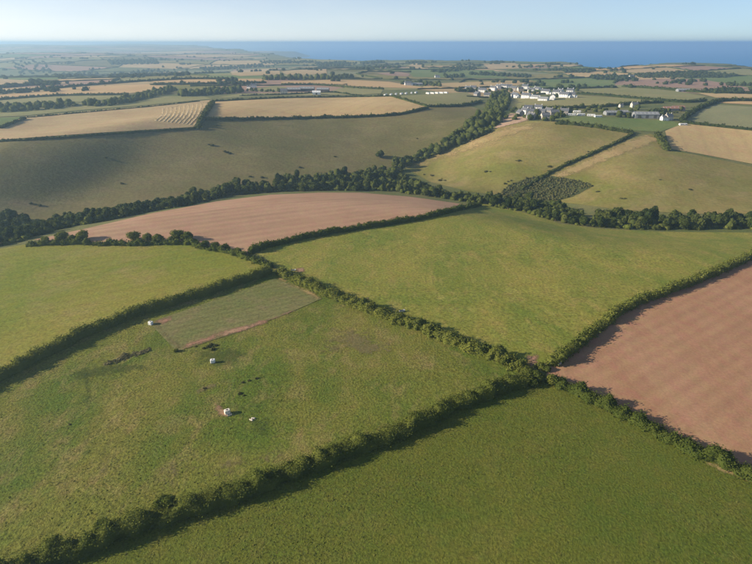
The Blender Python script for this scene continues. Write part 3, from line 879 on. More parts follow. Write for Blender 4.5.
def trunk_mesh(name, seed, h, r, crown_r):
    rng = np.random.default_rng(seed)
    V = []; Q = []; off = 0
    def tube(p0, p1, r0, r1, k=6, segs=3):
        nonlocal off
        p0 = np.array(p0, float); p1 = np.array(p1, float)
        ax = p1 - p0; ax /= np.linalg.norm(ax)
        u = np.cross(ax, [0.3, 1, 0.1]); u /= np.linalg.norm(u); v = np.cross(ax, u)
        a = np.linspace(0, 2 * math.pi, k, endpoint=False)
        for s in range(segs + 1):
            t = s / segs
            c = p0 + (p1 - p0) * t + (u * rng.normal() + v * rng.normal()) * r0 * 0.25 * (0 < s < segs)
            V.append(c + (np.cos(a)[:, None] * u + np.sin(a)[:, None] * v) * (r0 + (r1 - r0) * t))
        for s in range(segs):
            i = np.arange(k); j = (i + 1) % k
            Q.append(np.stack([s * k + i, s * k + j, (s + 1) * k + j, (s + 1) * k + i], -1) + off)
        off += k * (segs + 1)
    tube((0, 0, -0.8), (0, 0, h * 0.62), r * 1.25, r * 0.6)
    for k in range(5):
        a = k * 1.26 + rng.uniform(-.4, .4)
        z0 = h * rng.uniform(0.28, 0.5)
        tube((0, 0, z0), (math.cos(a) * crown_r * .6, math.sin(a) * crown_r * .6, z0 + h * rng.uniform(.15, .32)), r * .5, r * .15, 5, 2)
    return np_mesh(name, np.concatenate(V), None, np.concatenate(Q), True)

TREES = []
for k in range(9):
    rng = random.Random(k + 40)
    if k < 6:      # rounded hedgerow oak / sycamore / ash
        rx = rng.uniform(3.6, 4.6); rz = rng.uniform(3.3, 4.2); cz = rz * 0.93 + 0.6
    elif k < 8:    # taller
        rx = rng.uniform(3.0, 3.4); rz = rng.uniform(4.6, 5.2); cz = rz * 0.95 + 0.6
    else:          # low willow scrub
        rx = 4.2; rz = 2.4; cz = 2.2
    TREES.append((crown_mesh('crown', 300 + k, rx, rz, cz, 9 + k % 4, 0.50, 1500), trunk_mesh('trunk', 400 + k, cz + rz * .5, 0.28, rx), cz + rz))
for cm, tm, _ in TREES:
    cm.materials.append(M['leaf']); tm.materials.append(M['bark'])

TREE_POS = []
def tree(x, y, scale, kind, label, group, rz=0.0, sq=1.0, name='tree'):
    cm, tm, hh = TREES[kind]
    o = empty(name, (x, y, th(x, y) - 0.15), rz)
    o.scale = (scale * sq, scale * sq, scale)
    tag(o, label, 'tree', group)
    t = bpy.data.objects.new('trunk', tm); C.objects.link(t); t.parent = o
    c = bpy.data.objects.new('crown', cm); C.objects.link(c); c.parent = o
    TREE_POS.append((x, y))
    return o

BMESHES = []
for k in range(5):
    BMESHES.append(crown_mesh('bush', 600 + k, 1.0, 0.85, 0.68, 9, 0.085, 1500, 0.6))
    BMESHES[-1].materials.append(M['hedgeleaf'])
WMESHES = []
for k in range(4):
    WMESHES.append(crown_mesh('weed_clump', 760 + k, 1.0, 0.34, 0.16, 11, 0.07, 900, 0.95))
    WMESHES[-1].materials.append(M['weedleaf'])
SMESHES = []
for k in range(4):
    SMESHES.append(crown_mesh('scrub_clump', 700 + k, 1.0, 0.5, 0.32, 9, 0.08, 900, 0.75))
    SMESHES[-1].materials.append(M['scrubleaf'])

def bush(x, y, s, label, group, rz=0.0, meshes=None, name='bush', k=0, hz=1.0):
    meshes = meshes or BMESHES
    o = bpy.data.objects.new(name, meshes[k % len(meshes)])
    C.objects.link(o)
    o.location = (x, y, th(x, y) - 0.05 * s)
    o.rotation_euler = (0, 0, rz)
    o.scale = (s, s, s * hz)
    return tag(o, label, 'bush', group)

# ------------------------------------------------------------------ near hedges
hedge(H1, 5.0, 4.2, 'long thick hedge crossing the foreground from the bottom left corner to the hedge junction', rough=0.8)
hedge(H2, 5.2, 2.8, 'low bushy hedge between the near pasture and the reddish ploughed field', rough=1.1)
hedge(H3, 6.4, 3.2, 'broad bushy hedge running from the paddock corner down to the hedge junction', rough=1.3)
hedge(H4, 4.4, 4.4, 'tall dark hedge below the bright yellow green field', rough=0.6)
hedge(H5, 4.2, 3.9, 'tall clipped hedge between the central green field and the reddish ploughed field', rough=0.7)
hedge(H6, 4.2, 2.6, 'uneven hedge along the top of the bright yellow green field', rough=1.3)
hedge(H7, 3.6, 3.6, 'dark hedge between the pinkish ploughed strip and the central green field', rough=0.7)

def px_spot(px, py, dz=0.0):
    x, y = trace([px], [py], dz)
    return float(x[0]), float(y[0])

rnd = random.Random(9)
JUNC = [(528, 372, 2.9), (538, 377, 2.6), (520, 366, 2.6), (506, 362, 2.6), (498, 354, 2.3), (512, 381, 2.8), (500, 385, 2.6), (551, 380, 2.2), (533, 383, 2.3), (540, 366, 2.0), (547.5, 369, 1.7)]
for i, (px, py, s) in enumerate(JUNC):
    bush(*px_spot(px, py, s * .5), s, 'one of the leafy bushes massed at the hedge junction', 'bushes at the hedge junction', rnd.uniform(0, 6), k=i)
for i, (px, py, s, wh) in enumerate([(165, 505, 3.2, 'tall round bush standing above the foreground hedge'), (103, 528, 2.8, 'grey green bush in the foreground hedge left of the tall round one'),
                                  (50, 549, 3.0, 'dark bush at the bottom left end of the foreground hedge'), (433, 412, 2.6, 'high bush two thirds along the foreground hedge')]):
    bush(*px_spot(px, py, s * .5), s, wh, 'bushes in the foreground hedge', i * 1.3, k=i + 1)
for i, (px, py, s) in enumerate([(62, 237, 4.6), (83, 237, 4.4), (72, 240, 3.3), (134, 237, 4.2), (148, 238, 3.6), (158, 239, 3.9), (178, 236, 4.6), (188, 238, 4.0), (45, 240, 2.8), (172, 240, 3.0), (205, 244, 2.9), (215, 246, 2.8), (226, 248, 2.8), (238, 252, 2.8)]):
    bush(*px_spot(px, py, s * .4), s, 'rounded bush rising from the uneven hedge above the bright field', 'bushes in the hedge above the bright field', i * 1.7, k=i)
for i, (px, py, s) in enumerate([(284, 272, 2.4), (318, 287, 2.5), (350, 299, 2.5), (371, 306, 2.6), (402, 318, 2.4), (437, 331, 2.6), (462, 341, 2.7), (485, 348, 2.8)]):
    bush(*px_spot(px, py, s * .5), s, 'rounded bush bulging from the broad hedge beside the grazed pasture', 'bushes in the broad hedge', i * 2.1, k=i + 2)

# ------------------------------------------------------------------ mid-distance hedges
MID = [
    ([(-40, 144), (0, 141), (50, 138), (100, 134.5), (150, 131), (197, 128)], 2.5, 2.2, 'thin hedge along the bottom of the mown stubble field'),
    ([(197, 128), (201, 120), (206, 111), (213, 102)], 6.0, 5.0, 'thick hedge between the two stubble fields'),
    ([(203, 119), (240, 118.5), (280, 118), (330, 117), (370, 115.8), (400, 113.5), (428, 107.5)], 4.0, 3.6, 'dark hedge along the bottom of the golden stubble field'),
    ([(214, 101), (250, 99), (290, 97.3), (330, 96.8), (370, 96.3), (392, 95.8)], 3.4, 3.0, 'hedge along the top of the golden stubble field'),
    ([(392, 95.8), (410, 101), (428, 106.3)], 3.4, 3.2, 'hedge slanting down between the stubble and the olive field'),
    ([(428, 106), (446, 105.8), (461, 105.2), (482, 101)], 4.0, 3.8, 'hedge below the olive field beside the caravans'),
    ([(520, 190), (540, 178), (560, 167), (590, 154), (621, 140), (633, 133)], 3.6, 2.4, 'hedge climbing between the two hill pastures'),
    ([(657, 133), (661, 140), (668, 149)], 7.0, 5.0, 'short thick hedge at the left end of the right stubble field'),
    ([(555, 122.5), (575, 123.5), (598, 126.4), (616, 129.5), (634, 131.8)], 5.0, 4.0, 'bushy hedge below the green plot'),
    ([(682, 121.5), (700, 123.5), (725, 126.2), (752, 129.2), (800, 134)], 3.4, 3.0, 'hedge between the grey green field and the right stubble field'),
    ([(681, 120), (692.6, 111), (705, 105.4), (721, 100.3), (752, 99.8), (800, 100)], 6.0, 5.0, 'thick hedge curving around the grey green field'),
    ([(622, 86), (657, 88), (690, 91), (720, 92.2), (752, 92.6), (800, 93)], 6.0, 4.6, 'hedge under the distant red brown field'),
    ([(530, 88.8), (560, 88.5), (590, 87.6), (617, 86.8)], 5.0, 4.0, 'hedge below the fresh green field behind the village'),
    ([(577, 93), (600, 94.5), (630, 97.2), (660, 99.8), (687, 101.4), (707, 100)], 4.5, 3.8, 'hedge between the two yellowish fields right of the village'),
    ([(-30, 102), (0, 99), (30, 96.6), (63, 95), (100, 94.4), (129, 94)], 5.0, 4.0, 'hedge under the orange tan field'),
    ([(0, 92), (30, 89.6), (63, 86.6), (110, 83), (149, 80.3), (190, 78.4), (230, 78.5)], 6.0, 5.0, 'long hedge over the orange tan field in the left distance'),
    ([(150, 84), (190, 83.6), (230, 83), (266, 82)], 6.0, 5.0, 'hedge under the long thin golden strip'),
    ([(281, 83.8), (320, 84.6), (360, 87.6), (384, 88.6)], 5.0, 4.0, 'hedge between the farm strip and the golden field'),
    ([(360, 95.6), (330, 92), (290, 94), (240, 95.5)], 3.0, 2.4, 'faint hedge by the farm sheds'),
    ([(25, 117.5), (80, 112.6), (150, 106.4), (200, 101)], 2.2, 1.6, 'low bank above the mown stubble field'),
    ([(0, 127.5), (25, 118)], 3.5, 3.0, 'short hedge beside the small green field at the left edge'),
    ([(520, 108.6), (550, 107.8), (598, 106.2), (640, 102.5), (664, 101.6)], 4.5, 4.0, 'hedge above the caravan site'),
]
for px, w, h, lab in MID:
    hedge(px, w, h, lab, rough=1.0, smooth=len(px) > 2, mat='leaf')

# rows of cut straw on the mown stubble
for i in range(11):
    t = i / 10
    top = (163 + 43 * t, 108.5 - 5.5 * t); bot = (155 + 38 * t, 121 + 4.5 * t)
    mid_ = ((top[0] + bot[0]) / 2 + 3.2, (top[1] + bot[1]) / 2)
    q0 = (top[0] - 5, top[1] + 0.6)
    hedge([q0, top, mid_, bot], 3.4, 0.6, 'curved row of pale cut straw at the right end of the mown stubble field', 0.45, 0.25, 'rows of cut straw', 'straw_row', 0.25, 'strawpile')

# ------------------------------------------------------------------ woodland: trees in the valley and around the farms
def sample_plan(poly_px, spacing, seed):
    a = np.array(densify(poly_px, 8, True), float)
    X, Y = trace(a[:, 0], a[:, 1])
    poly = list(zip(X.tolist(), Y.tolist()))
    r = random.Random(seed)
    x0, x1, y0, y1 = X.min(), X.max(), Y.min(), Y.max()
    pts = []
    tries = int((x1 - x0) * (y1 - y0) / spacing ** 2 * 7) + 30
    cand = np.array([(r.uniform(x0, x1), r.uniform(y0, y1)) for _ in range(min(tries, 30000))])
    cand = cand[in_poly(cand[:, 0], cand[:, 1], poly)]
    for p in cand:
        if all((p[0] - q[0]) ** 2 + (p[1] - q[1]) ** 2 > spacing ** 2 for q in pts):
            pts.append(tuple(p))
    return pts

BELTS = [
    ([(-14, 250), (0, 246), (29, 239), (40, 227), (16, 219), (0, 218), (-30, 226)], 6.2, (0.75, 1.25), 'tree in the dark clump at the left end of the valley', 'trees at the left end of the valley'),
    ([(29, 238), (66, 228), (106, 221), (149, 212), (186, 206), (190, 201), (170, 204), (120, 213), (80, 220), (40, 224)], 6.0, (0.7, 1.2), 'tree in the belt behind the left half of the pinkish ploughed strip', 'trees behind the ploughed strip'),
    ([(186, 206), (230, 195.5), (272, 192), (270, 187), (238, 186), (216, 191), (190, 199)], 6.0, (0.75, 1.2), 'tree in the belt behind the middle of the pinkish ploughed strip', 'trees behind the middle of the ploughed strip'),
    ([(272, 192), (330, 190.5), (390, 191), (394, 170), (372, 171), (352, 174), (304, 179), (280, 180)], 6.4, (0.7, 1.2), 'tree in the wood where the two valleys meet', 'trees where the valleys meet'),
    ([(390, 191), (433, 197), (468, 202.5), (494, 205), (492, 199), (444, 194), (420, 187), (400, 178)], 6.0, (0.6, 1.05), 'tree in the low belt between the ploughed strip and the spur', 'trees below the spur'),
    ([(488, 206.5), (529, 213), (553, 221), (580, 225), (580, 216), (550, 208), (518, 202), (500, 202)], 6.2, (0.8, 1.3), 'tree in the belt below the dark scrub plot', 'trees below the scrub plot'),
    ([(580, 225.5), (598, 227.5), (662, 230), (752, 229), (830, 222), (830, 212), (752, 219), (688, 222), (637, 218), (598, 219)], 6.4, (0.75, 1.3), 'tree in the long belt along the top of the central green field', 'trees along the top of the central field'),
    ([(393, 176), (406, 167), (446, 151), (486, 134.5), (500, 123), (498, 112), (482, 116), (468, 124), (455, 136), (446, 143), (428, 149), (412, 158), (393, 162)], 6.8, (0.8, 1.4), 'tree in the dark wooded side valley running up to the village', 'trees in the side valley'),
    ([(484, 119), (498, 122), (510, 101), (506, 93), (495, 96), (488, 105)], 8.5, (0.9, 1.3), 'tree in the dark clump just below the village', 'trees below the village'),
    ([(180, 97), (241, 93), (243, 91), (225, 90.5), (180, 94.5)], 9.0, (1.0, 1.5), 'tall tree in the row left of the farm', 'trees left of the farm'),
    ([(262, 80.3), (332, 79.8), (332, 78.6), (268, 78.8)], 12.0, (1.1, 1.6), 'tree in the far row behind the farm', 'trees behind the farm'),
    ([(0, 113), (40, 110), (76, 107), (76, 104.5), (40, 106), (0, 108.5)], 9.0, (0.9, 1.3), 'tree in the belt above the mown stubble field', 'trees above the mown stubble'),
    ([(84, 107), (113, 106), (130, 103), (150, 98), (178, 91), (172, 89), (135, 97), (113, 103.5), (84, 104.5)], 9.5, (0.9, 1.3), 'tree in the belt below the orange tan field', 'trees below the orange tan field'),
    ([(246, 91.5), (280, 92.5), (280, 91.2), (250, 90.2)], 9.0, (0.6, 0.8), 'small tree beside the light green meadow at the farm', 'trees by the farm meadow'),
    ([(400, 84.5), (440, 87), (440, 85.5), (410, 83.4)], 12.0, (0.8, 1.2), 'tree around the far white farmhouse', 'trees around the far farmhouse'),
]
CANDS = []
for bi, (poly, sp, (s0, s1), lab, grp) in enumerate(BELTS):
    r = random.Random(bi * 7 + 3)
    for (x, y) in sample_plan(poly, sp, bi + 50):
        s = r.uniform(s0, s1)
        kd = r.choice([0, 1, 2, 3, 4, 5, 6, 7, 8, 8])
        look = ('large ' if s > 0.6 * s1 + 0.4 * s0 else '') + ('tall' if kd in (6, 7) else 'low spreading' if kd == 8 else 'rounded')
        CANDS.append((s / math.hypot(x, y), x, y, s, kd, look + ' ' + lab.replace('tall tree', 'tree').replace('small tree', 'tree'), grp, r.uniform(0, 6.28), r.uniform(0.85, 1.2)))
# trees among the houses
VILLAGE_TREES = [(489, 92), (496, 90), (503, 92), (507, 90), (511, 92), (517, 90), (530, 93), (540, 93), (549, 94), (550, 89), (563, 93), (566, 89), (577, 91), (476, 92), (470, 91),
                 (512, 112), (520, 113), (536, 115), (546, 115), (549, 111), (560, 115), (568, 114), (585, 112), (588, 110), (517, 117), (525, 118), (540, 117), (555, 110), (575, 111), (603, 113), (630, 114), (634, 112),
                 (655, 115), (660, 113), (652, 117), (668, 112), (640, 118), (610, 114), (600, 109), (582, 108), (500, 116), (506, 119), (486, 94), (492, 94), (521, 94), (534, 94.5), (556, 97), (548, 98), (515, 109), (523, 109), (533, 109), (544, 109), (551, 118), (557, 117.5), (563, 117), (569, 111), (559, 112), (537, 119), (530, 120), (545, 120.5), (552, 121), (515, 120), (595, 112), (606, 111), (617, 110), (648, 112), (656, 111), (637, 110), (628, 117.5), (619, 117), (670, 116), (676, 113), (680, 111)]
r = random.Random(77)
for px, py in VILLAGE_TREES:
    x, y = px_spot(px, py)
    s = r.uniform(0.6, 1.05)
    CANDS.append((s / math.hypot(x, y) * 1.1, x, y, s, r.choice([0, 1, 2, 3, 8, 8]), 'small garden tree among the houses and sheds of the village', 'garden trees of the village', r.uniform(0, 6.28), 1.1))
x, y = px_spot(380, 158)
tree(x, y, 1.25, 2, 'lone round tree on the hillside above the valley wood', None, 1.0, 1.0)
CANDS.sort(key=lambda c: -c[0])
for c in CANDS[:299]:
    tree(c[1], c[2], c[3], c[4], c[5], c[6], c[7], c[8])

def blob_mesh(name, pts, sub, seed, leaf=0.0, nl=0):
    """uncountable far foliage: bumpy crowns with a few leaf sprays, pts = (x, y, z, rx, rz)"""
    rng = np.random.default_rng(seed)
    v0, f0 = (ICO1, ICO2)[sub - 1]
    n = len(pts)
    P = np.array(pts)
    noise_ = 1 + 0.22 * rng.normal(size=(n, len(v0), 1)).clip(-1.6, 1.6)
    V = v0[None] * noise_ * np.stack([P[:, 3], P[:, 3], P[:, 4]], -1)[:, None, :]
    V = V + np.stack([P[:, 0], P[:, 1], P[:, 2] + P[:, 4] * 0.75], -1)[:, None, :]
    T = (f0[None] + (np.arange(n) * len(v0))[:, None, None]).reshape(-1, 3)
    V = V.reshape(-1, 3)
    if nl:
        d = rng.normal(size=(n, nl, 3)); d /= np.linalg.norm(d, axis=2, keepdims=True)
        c = d * rng.uniform(0.85, 1.2, (n, nl, 1)) * np.stack([P[:, 3], P[:, 3], P[:, 4]], -1)[:, None, :] + np.stack([P[:, 0], P[:, 1], P[:, 2] + P[:, 4] * 0.75], -1)[:, None, :]
        L, q = leaf_quads(c.reshape(-1, 3), d.reshape(-1, 3) + rng.normal(0, .5, (n * nl, 3)), leaf * rng.uniform(.6, 1.3, n * nl), rng)
        return np_mesh(name, np.vstack([V, L]), T, q + len(V))
    return np_mesh(name, V, T, None)

rest = CANDS[299:]
pts = []
for c in rest:
    hh = TREES[c[4]][2] * c[3]
    pts.append((c[1], c[2], th(c[1], c[2]), 3.6 * c[3], hh * 0.5))
if pts:
    o = link('woodland', blob_mesh('woodland', pts, 2, 3, 0.8, 60), M['leaf'])
    tag(o, 'woods and tree rows around the distant farms', kind='stuff')

UG = []
for bi, (poly, sp, (s0, s1), lab, grp) in enumerate(BELTS[:9]):
    r = random.Random(bi + 500)
    for (x, y) in sample_plan(poly, 4.0, bi + 800):
        s = r.uniform(1.2, 2.6)
        UG.append((x + r.uniform(-2, 2), y + r.uniform(-2, 2), th(x, y) - .2, s, s * r.uniform(.6, .95)))
o = link('undergrowth', blob_mesh('undergrowth', UG, 1, 6, 0.45, 46), M['hedgeleaf'])
tag(o, 'brambles and low scrub filling the wooded valley under the trees', kind='stuff')

WOODS = [
    ([(108, 61.2), (157, 60.8), (158, 64.2), (112, 64.8)], 17, 7), ([(12, 62), (45, 61.5), (52, 73), (20, 75)], 34, 6), ([(50, 76), (90, 72), (100, 74), (60, 79)], 26, 5),
    ([(110, 74), (150, 70), (190, 74), (190, 75.5), (130, 77)], 30, 5), ([(0, 88.6), (30, 86), (52, 85.6), (56, 83.4), (42, 83.6), (25, 86), (0, 87.5)], 9, 5),
    ([(315, 64), (345, 62.6), (350, 66), (320, 67)], 15, 6), ([(634, 75), (660, 73), (700, 72), (738, 76), (725, 78), (640, 78)], 11, 4.2),
    ([(590, 77), (616, 76), (618, 80), (595, 80)], 10, 5), ([(616, 82), (634, 79), (630, 76), (618, 78), (614, 84)], 9, 5), ([(335, 77), (352, 76), (353, 78.6), (335, 79.2)], 10, 5),
    ([(406, 62.8), (424, 62.2), (424, 63.2), (408, 63.8)], 14, 6), ([(360, 63), (384, 62), (384, 63.4), (362, 64.4)], 14, 6),
    ([(445, 76.8), (462, 76.5), (462, 77.6), (446, 78)], 10, 5), ([(505, 67), (548, 66.5), (550, 67.5), (520, 68.5)], 24, 5), ([(560, 70), (596, 70), (590, 73), (566, 73)], 12, 5),
    ([(200, 69), (262, 65), (264, 67), (205, 71)], 16, 6), ([(430, 72), (470, 68), (474, 70), (440, 73)], 16, 5), ([(700, 92), (720, 91.3), (735, 90.8), (742, 92), (720, 93)], 7, 5),
    ([(470, 73.5), (530, 76), (530, 78), (470, 75)], 13, 5), ([(360, 67), (400, 67), (400, 68.5), (372, 69)], 20, 5), ([(260, 62), (310, 61.5), (312, 63), (262, 64)], 18, 6),
    ([(648, 112.5), (664, 111), (664, 115), (650, 116.5)], 8, 4), ([(455, 90.6), (480, 91), (480, 92.6), (458, 92)], 8, 4),
]
pts = []
for wi, (poly, sp, rr) in enumerate(WOODS):
    r = random.Random(wi)
    for x, y in sample_plan(poly, sp, 900 + wi):
        z = th(x, y)
        if z < SEA_Z + 8: continue
        s = r.uniform(0.7, 1.25)
        pts.append((x, y, z, rr * s, rr * s * r.uniform(.7, 1.0)))
r = random.Random(31)
for k in range(420):                        # odd trees dotted through the far patchwork
    d = 1200 * (7.0 ** r.random()); a = math.radians(r.uniform(-40, 14 if d > 2500 else 40))
    x, y = d * math.sin(a), d * math.cos(a)
    z = th(x, y)
    if z < SEA_Z + 20: continue
    for q in range(r.choice([1, 1, 2, 4, 7])):
        xx, yy = x + r.uniform(-30, 30), y + r.uniform(-14, 14)
        s = r.uniform(3.5, 6.5)
        pts.append((xx, yy, th(xx, yy), s, s * 0.85))
o = link('woodland', blob_mesh('woodland', pts, 1, 4, 1.4, 22), M['farleaf'])
tag(o, 'far woods and copses spread over the hazy distance', kind='stuff')

# far hedgerows
def far_hedges():
    rng = np.random.default_rng(77)
    V = []; Q = []; off = 0
    mids = np.array([((p[0] + q[0]) / 2, (p[1] + q[1]) / 2) for p, q in FAR_EDGES])
    bad = np.zeros(len(mids), bool)
    for poly in FIELD_POLYS:
        bad |= in_poly(mids[:, 0], mids[:, 1], poly)
        for t in (0.2, 0.8):
            e = np.array([(p[0] * (1 - t) + q[0] * t, p[1] * (1 - t) + q[1] * t) for p, q in FAR_EDGES])
            bad |= in_poly(e[:, 0], e[:, 1], poly)
    sec = np.array([(-1, -0.1), (-0.95, 0.65), (-0.35, 1.0), (0.4, 0.95), (0.95, 0.6), (1, -0.1)])
    for (p, q), b in zip(FAR_EDGES, bad):
        if b: continue
        L = math.hypot(q[0] - p[0], q[1] - p[1])
        r = math.hypot(*p)
        n = max(3, int(L / (7 + r * 0.003)))
        t = np.linspace(0, 1, n)
        x = p[0] + (q[0] - p[0]) * t + rng.normal(0, 1.0, n); y = p[1] + (q[1] - p[1]) * t + rng.normal(0, 1.0, n)
        ux, uy = -(q[1] - p[1]) / L, (q[0] - p[0]) / L
        w = rng.uniform(1.2, 2.2) * rng.uniform(0.7, 1.5, n); h = rng.uniform(1.8, 3.6) * rng.uniform(0.6, 1.6, n)
        z = terrain(x, y)
        P = np.stack([x[:, None] + ux * w[:, None] * sec[:, 0], y[:, None] + uy * w[:, None] * sec[:, 0], z[:, None] + h[:, None] * sec[:, 1]], -1)
        k = len(sec)
        V.append(P.reshape(-1, 3))
        i = np.arange(n - 1)[:, None]; j = np.arange(k - 1)[None, :]
        Q.append((np.stack([i * k + j, i * k + j + 1, (i + 1) * k + j + 1, (i + 1) * k + j], -1).reshape(-1, 4)) + off)
        off += n * k
    o = link('hedgerows', np_mesh('hedgerows', np.concatenate(V), None, np.concatenate(Q)), M['farleaf'])
    tag(o, 'network of far hedgerows between the hazy fields', kind='stuff')
far_hedges()

# dark scrub plot on the slope
pts = []
r = random.Random(5)
for x, y in sample_plan([(500, 194), (508, 186), (518, 183), (526, 178.5), (545, 176), (556, 178.5), (566, 179), (588, 184), (591, 187), (580, 190), (573, 196), (560, 200), (530, 201), (508, 198)], 1.8, 321):
    s = r.uniform(0.6, 1.35)
    pts.append((x, y, th(x, y) + r.uniform(-.3, .3), s, s * r.uniform(.7, 1.1)))
o = link('scrub', blob_mesh('scrub', pts, 1, 8, 0.35, 22), M['scrubleaf'])
tag(o, 'dense dark scrub plot on the slope above the tree belt', kind='stuff')

# scrub clumps and bushes standing singly
SCR = [
    ([(107, 364), (110, 363), (114, 361), (117, 362), (120, 359), (123, 359), (127, 358), (130, 356), (133, 355), (136, 356), (139, 354), (142, 353), (145, 351), (149, 350), (125, 356), (135, 353)], (1.0, 1.9), 'grey weed clump in the long patch left of the paddock', 'weed clumps left of the paddock'),
    ([(204, 349), (209, 347), (213, 350), (216, 346), (211, 345)], (0.9, 1.4), 'dark weed clump in the tight patch below the bare soil strip', 'weed clumps below the soil strip'),
    ([(243, 383), (249, 381), (257, 379), (240, 394), (244, 396), (205, 389), (70, 425), (196, 347)], (0.5, 0.9), 'small dark tussock in the grazed pasture near the cattle tank', 'tussocks in the grazed pasture'),
    ([(212.6, 146), (209, 145), (227, 153), (230, 154), (225, 152), (335, 157), (106, 158), (35, 205), (40, 206), (31, 204), (122, 184), (300, 168), (262, 178), (250, 177)], (1.8, 3.4), 'dark gorse bush on the dull olive hillside', 'gorse bushes on the olive hillside'),
    ([(417, 139), (519, 161), (516, 161), (486, 172), (490, 172), (442, 179), (440, 181), (445, 181), (424, 175), (432, 176), (508, 182), (505, 184), (511, 181), (549, 167)], (1.2, 2.6), 'dark gorse bush on the spur below the village', 'gorse bushes on the spur'),
    ([(588, 152), (625, 199), (621, 199), (598, 192), (592, 186), (690, 190), (660, 180)], (1.2, 2.2), 'dark gorse bush on the wide pasture above the right tree belt', 'gorse bushes on the right pasture'),
]
r = random.Random(12)
for lst, (s0, s1), lab, grp in SCR:
    for i, (px, py) in enumerate(lst):
        x, y = px_spot(px, py)
        bush(x, y, r.uniform(s0, s1), lab, grp, r.uniform(0, 6), WMESHES if 'grey weed' in lab else SMESHES, 'weed_clump' if 'weed' in lab else 'grass_tussock' if 'tussock' in lab else 'gorse_bush', i)
x, y = px_spot(176, 352)
bush(x, y, 1.1, 'single dark bush at the lower corner of the paddock', None, 0.4, BMESHES, 'bush', 1)

# ------------------------------------------------------------------ buildings
def box_verts(x0, x1, y0, y1, z0, z1):
    v = [(x0, y0, z0), (x1, y0, z0), (x1, y1, z0), (x0, y1, z0), (x0, y0, z1), (x1, y0, z1), (x1, y1, z1), (x0, y1, z1)]
    q = [(0, 3, 2, 1), (4, 5, 6, 7), (0, 1, 5, 4), (1, 2, 6, 5), (2, 3, 7, 6), (3, 0, 4, 7)]
    return v, q

class MB:
    def __init__(self): self.v = []; self.f = []
    def add(self, v, f):
        o = len(self.v); self.v += list(v); self.f += [tuple(i + o for i in q) for q in f]; return self
    def box(self, *a): return self.add(*box_verts(*a))
    def mesh(self, name):
        me = bpy.data.meshes.new(name); me.from_pydata(self.v, [], self.f); me.update(); return me

def gable_house(name, w, d, h, rh, wall, roof, chimneys=1, storeys=2, porch=False):
    """w along x (ridge), d along y; the front looks to -y"""
    root = empty(name, (0, 0, 0))
    x, y = w / 2, d / 2
    m = MB()
    m.add([(-x, -y, -1.2), (x, -y, -1.2), (x, y, -1.2), (-x, y, -1.2), (-x, -y, h), (x, -y, h), (x, y, h), (-x, y, h), (-x, 0, h + rh), (x, 0, h + rh)],
          [(0, 1, 5, 4), (2, 3, 7, 6), (1, 2, 6, 9, 5), (3, 0, 4, 8, 7)])
    child('wall', m.mesh('wall'), M[wall], root)
    e = 0.35; sl = rh / y; t = 0.16
    def rf(k):
        return [(-x - e, k * (y + e), h - e * sl + .06), (x + e, k * (y + e), h - e * sl + .06), (x + e, 0, h + rh + .06), (-x - e, 0, h + rh + .06)]
    a, b = rf(-1), rf(1)
    up = lambda L: [(p[0], p[1], p[2] + t) for p in L]
    m = MB()
    m.add(a + up(a), [(0, 3, 2, 1), (4, 5, 6, 7), (0, 1, 5, 4), (1, 2, 6, 5), (3, 0, 4, 7)])
    m.add(b + up(b), [(0, 1, 2, 3), (4, 7, 6, 5), (1, 0, 4, 5), (2, 1, 5, 6), (0, 3, 7, 4)])
    rfo = child('roof', m.mesh('roof'), M[roof], root)
    for c in range(chimneys):
        cx = (-x + .6) if c == 0 else (x - .6)
        m = MB().box(cx - .4, cx + .4, -.35, .35, h + rh - .7, h + rh + 1.1).box(cx - .47, cx + .47, -.42, .42, h + rh + 1.1, h + rh + 1.25)
        child('chimney', m.mesh('chimney'), M['stone' if wall == 'stone' else wall], rfo)
    nx = max(2, int(w / 3.2))
    for s in range(storeys):
        zc = 1.4 + s * 2.5
        if zc + .6 > h: continue
        for k in range(nx):
            xc = -x + w * (k + .5) / nx
            if s == 0 and k == nx // 2:
                child('door', MB().box(xc - .5, xc + .5, -y - .06, -y + .05, 0, 2.05).mesh('door'), M['door'], root)
                continue
            f = child('window', MB().box(xc - .62, xc + .62, -y - .05, -y + .04, zc - .6, zc + .6).mesh('window'), M['render'], root)
            child('pane', MB().box(xc - .52, xc + .52, -y - .075, -y - .052, zc - .5, zc + .5).mesh('pane'), M['glass'], f)
    if porch:
        m = MB().box(x, x + 3.2, -y * .7, y * .7, -1.2, 2.6)
        m.add([(x, -y * .7 - .2, 2.58), (x + 3.4, -y * .7 - .2, 2.58), (x + 3.4, y * .7 + .2, 2.58), (x, y * .7 + .2, 2.58), (x, 0, 4.0), (x + 3.4, 0, 4.0)], [(0, 1, 5, 4), (2, 3, 4, 5), (1, 2, 5), (3, 0, 4)])
        child('lean_to', m.mesh('lean_to'), M[wall], root)
    return root

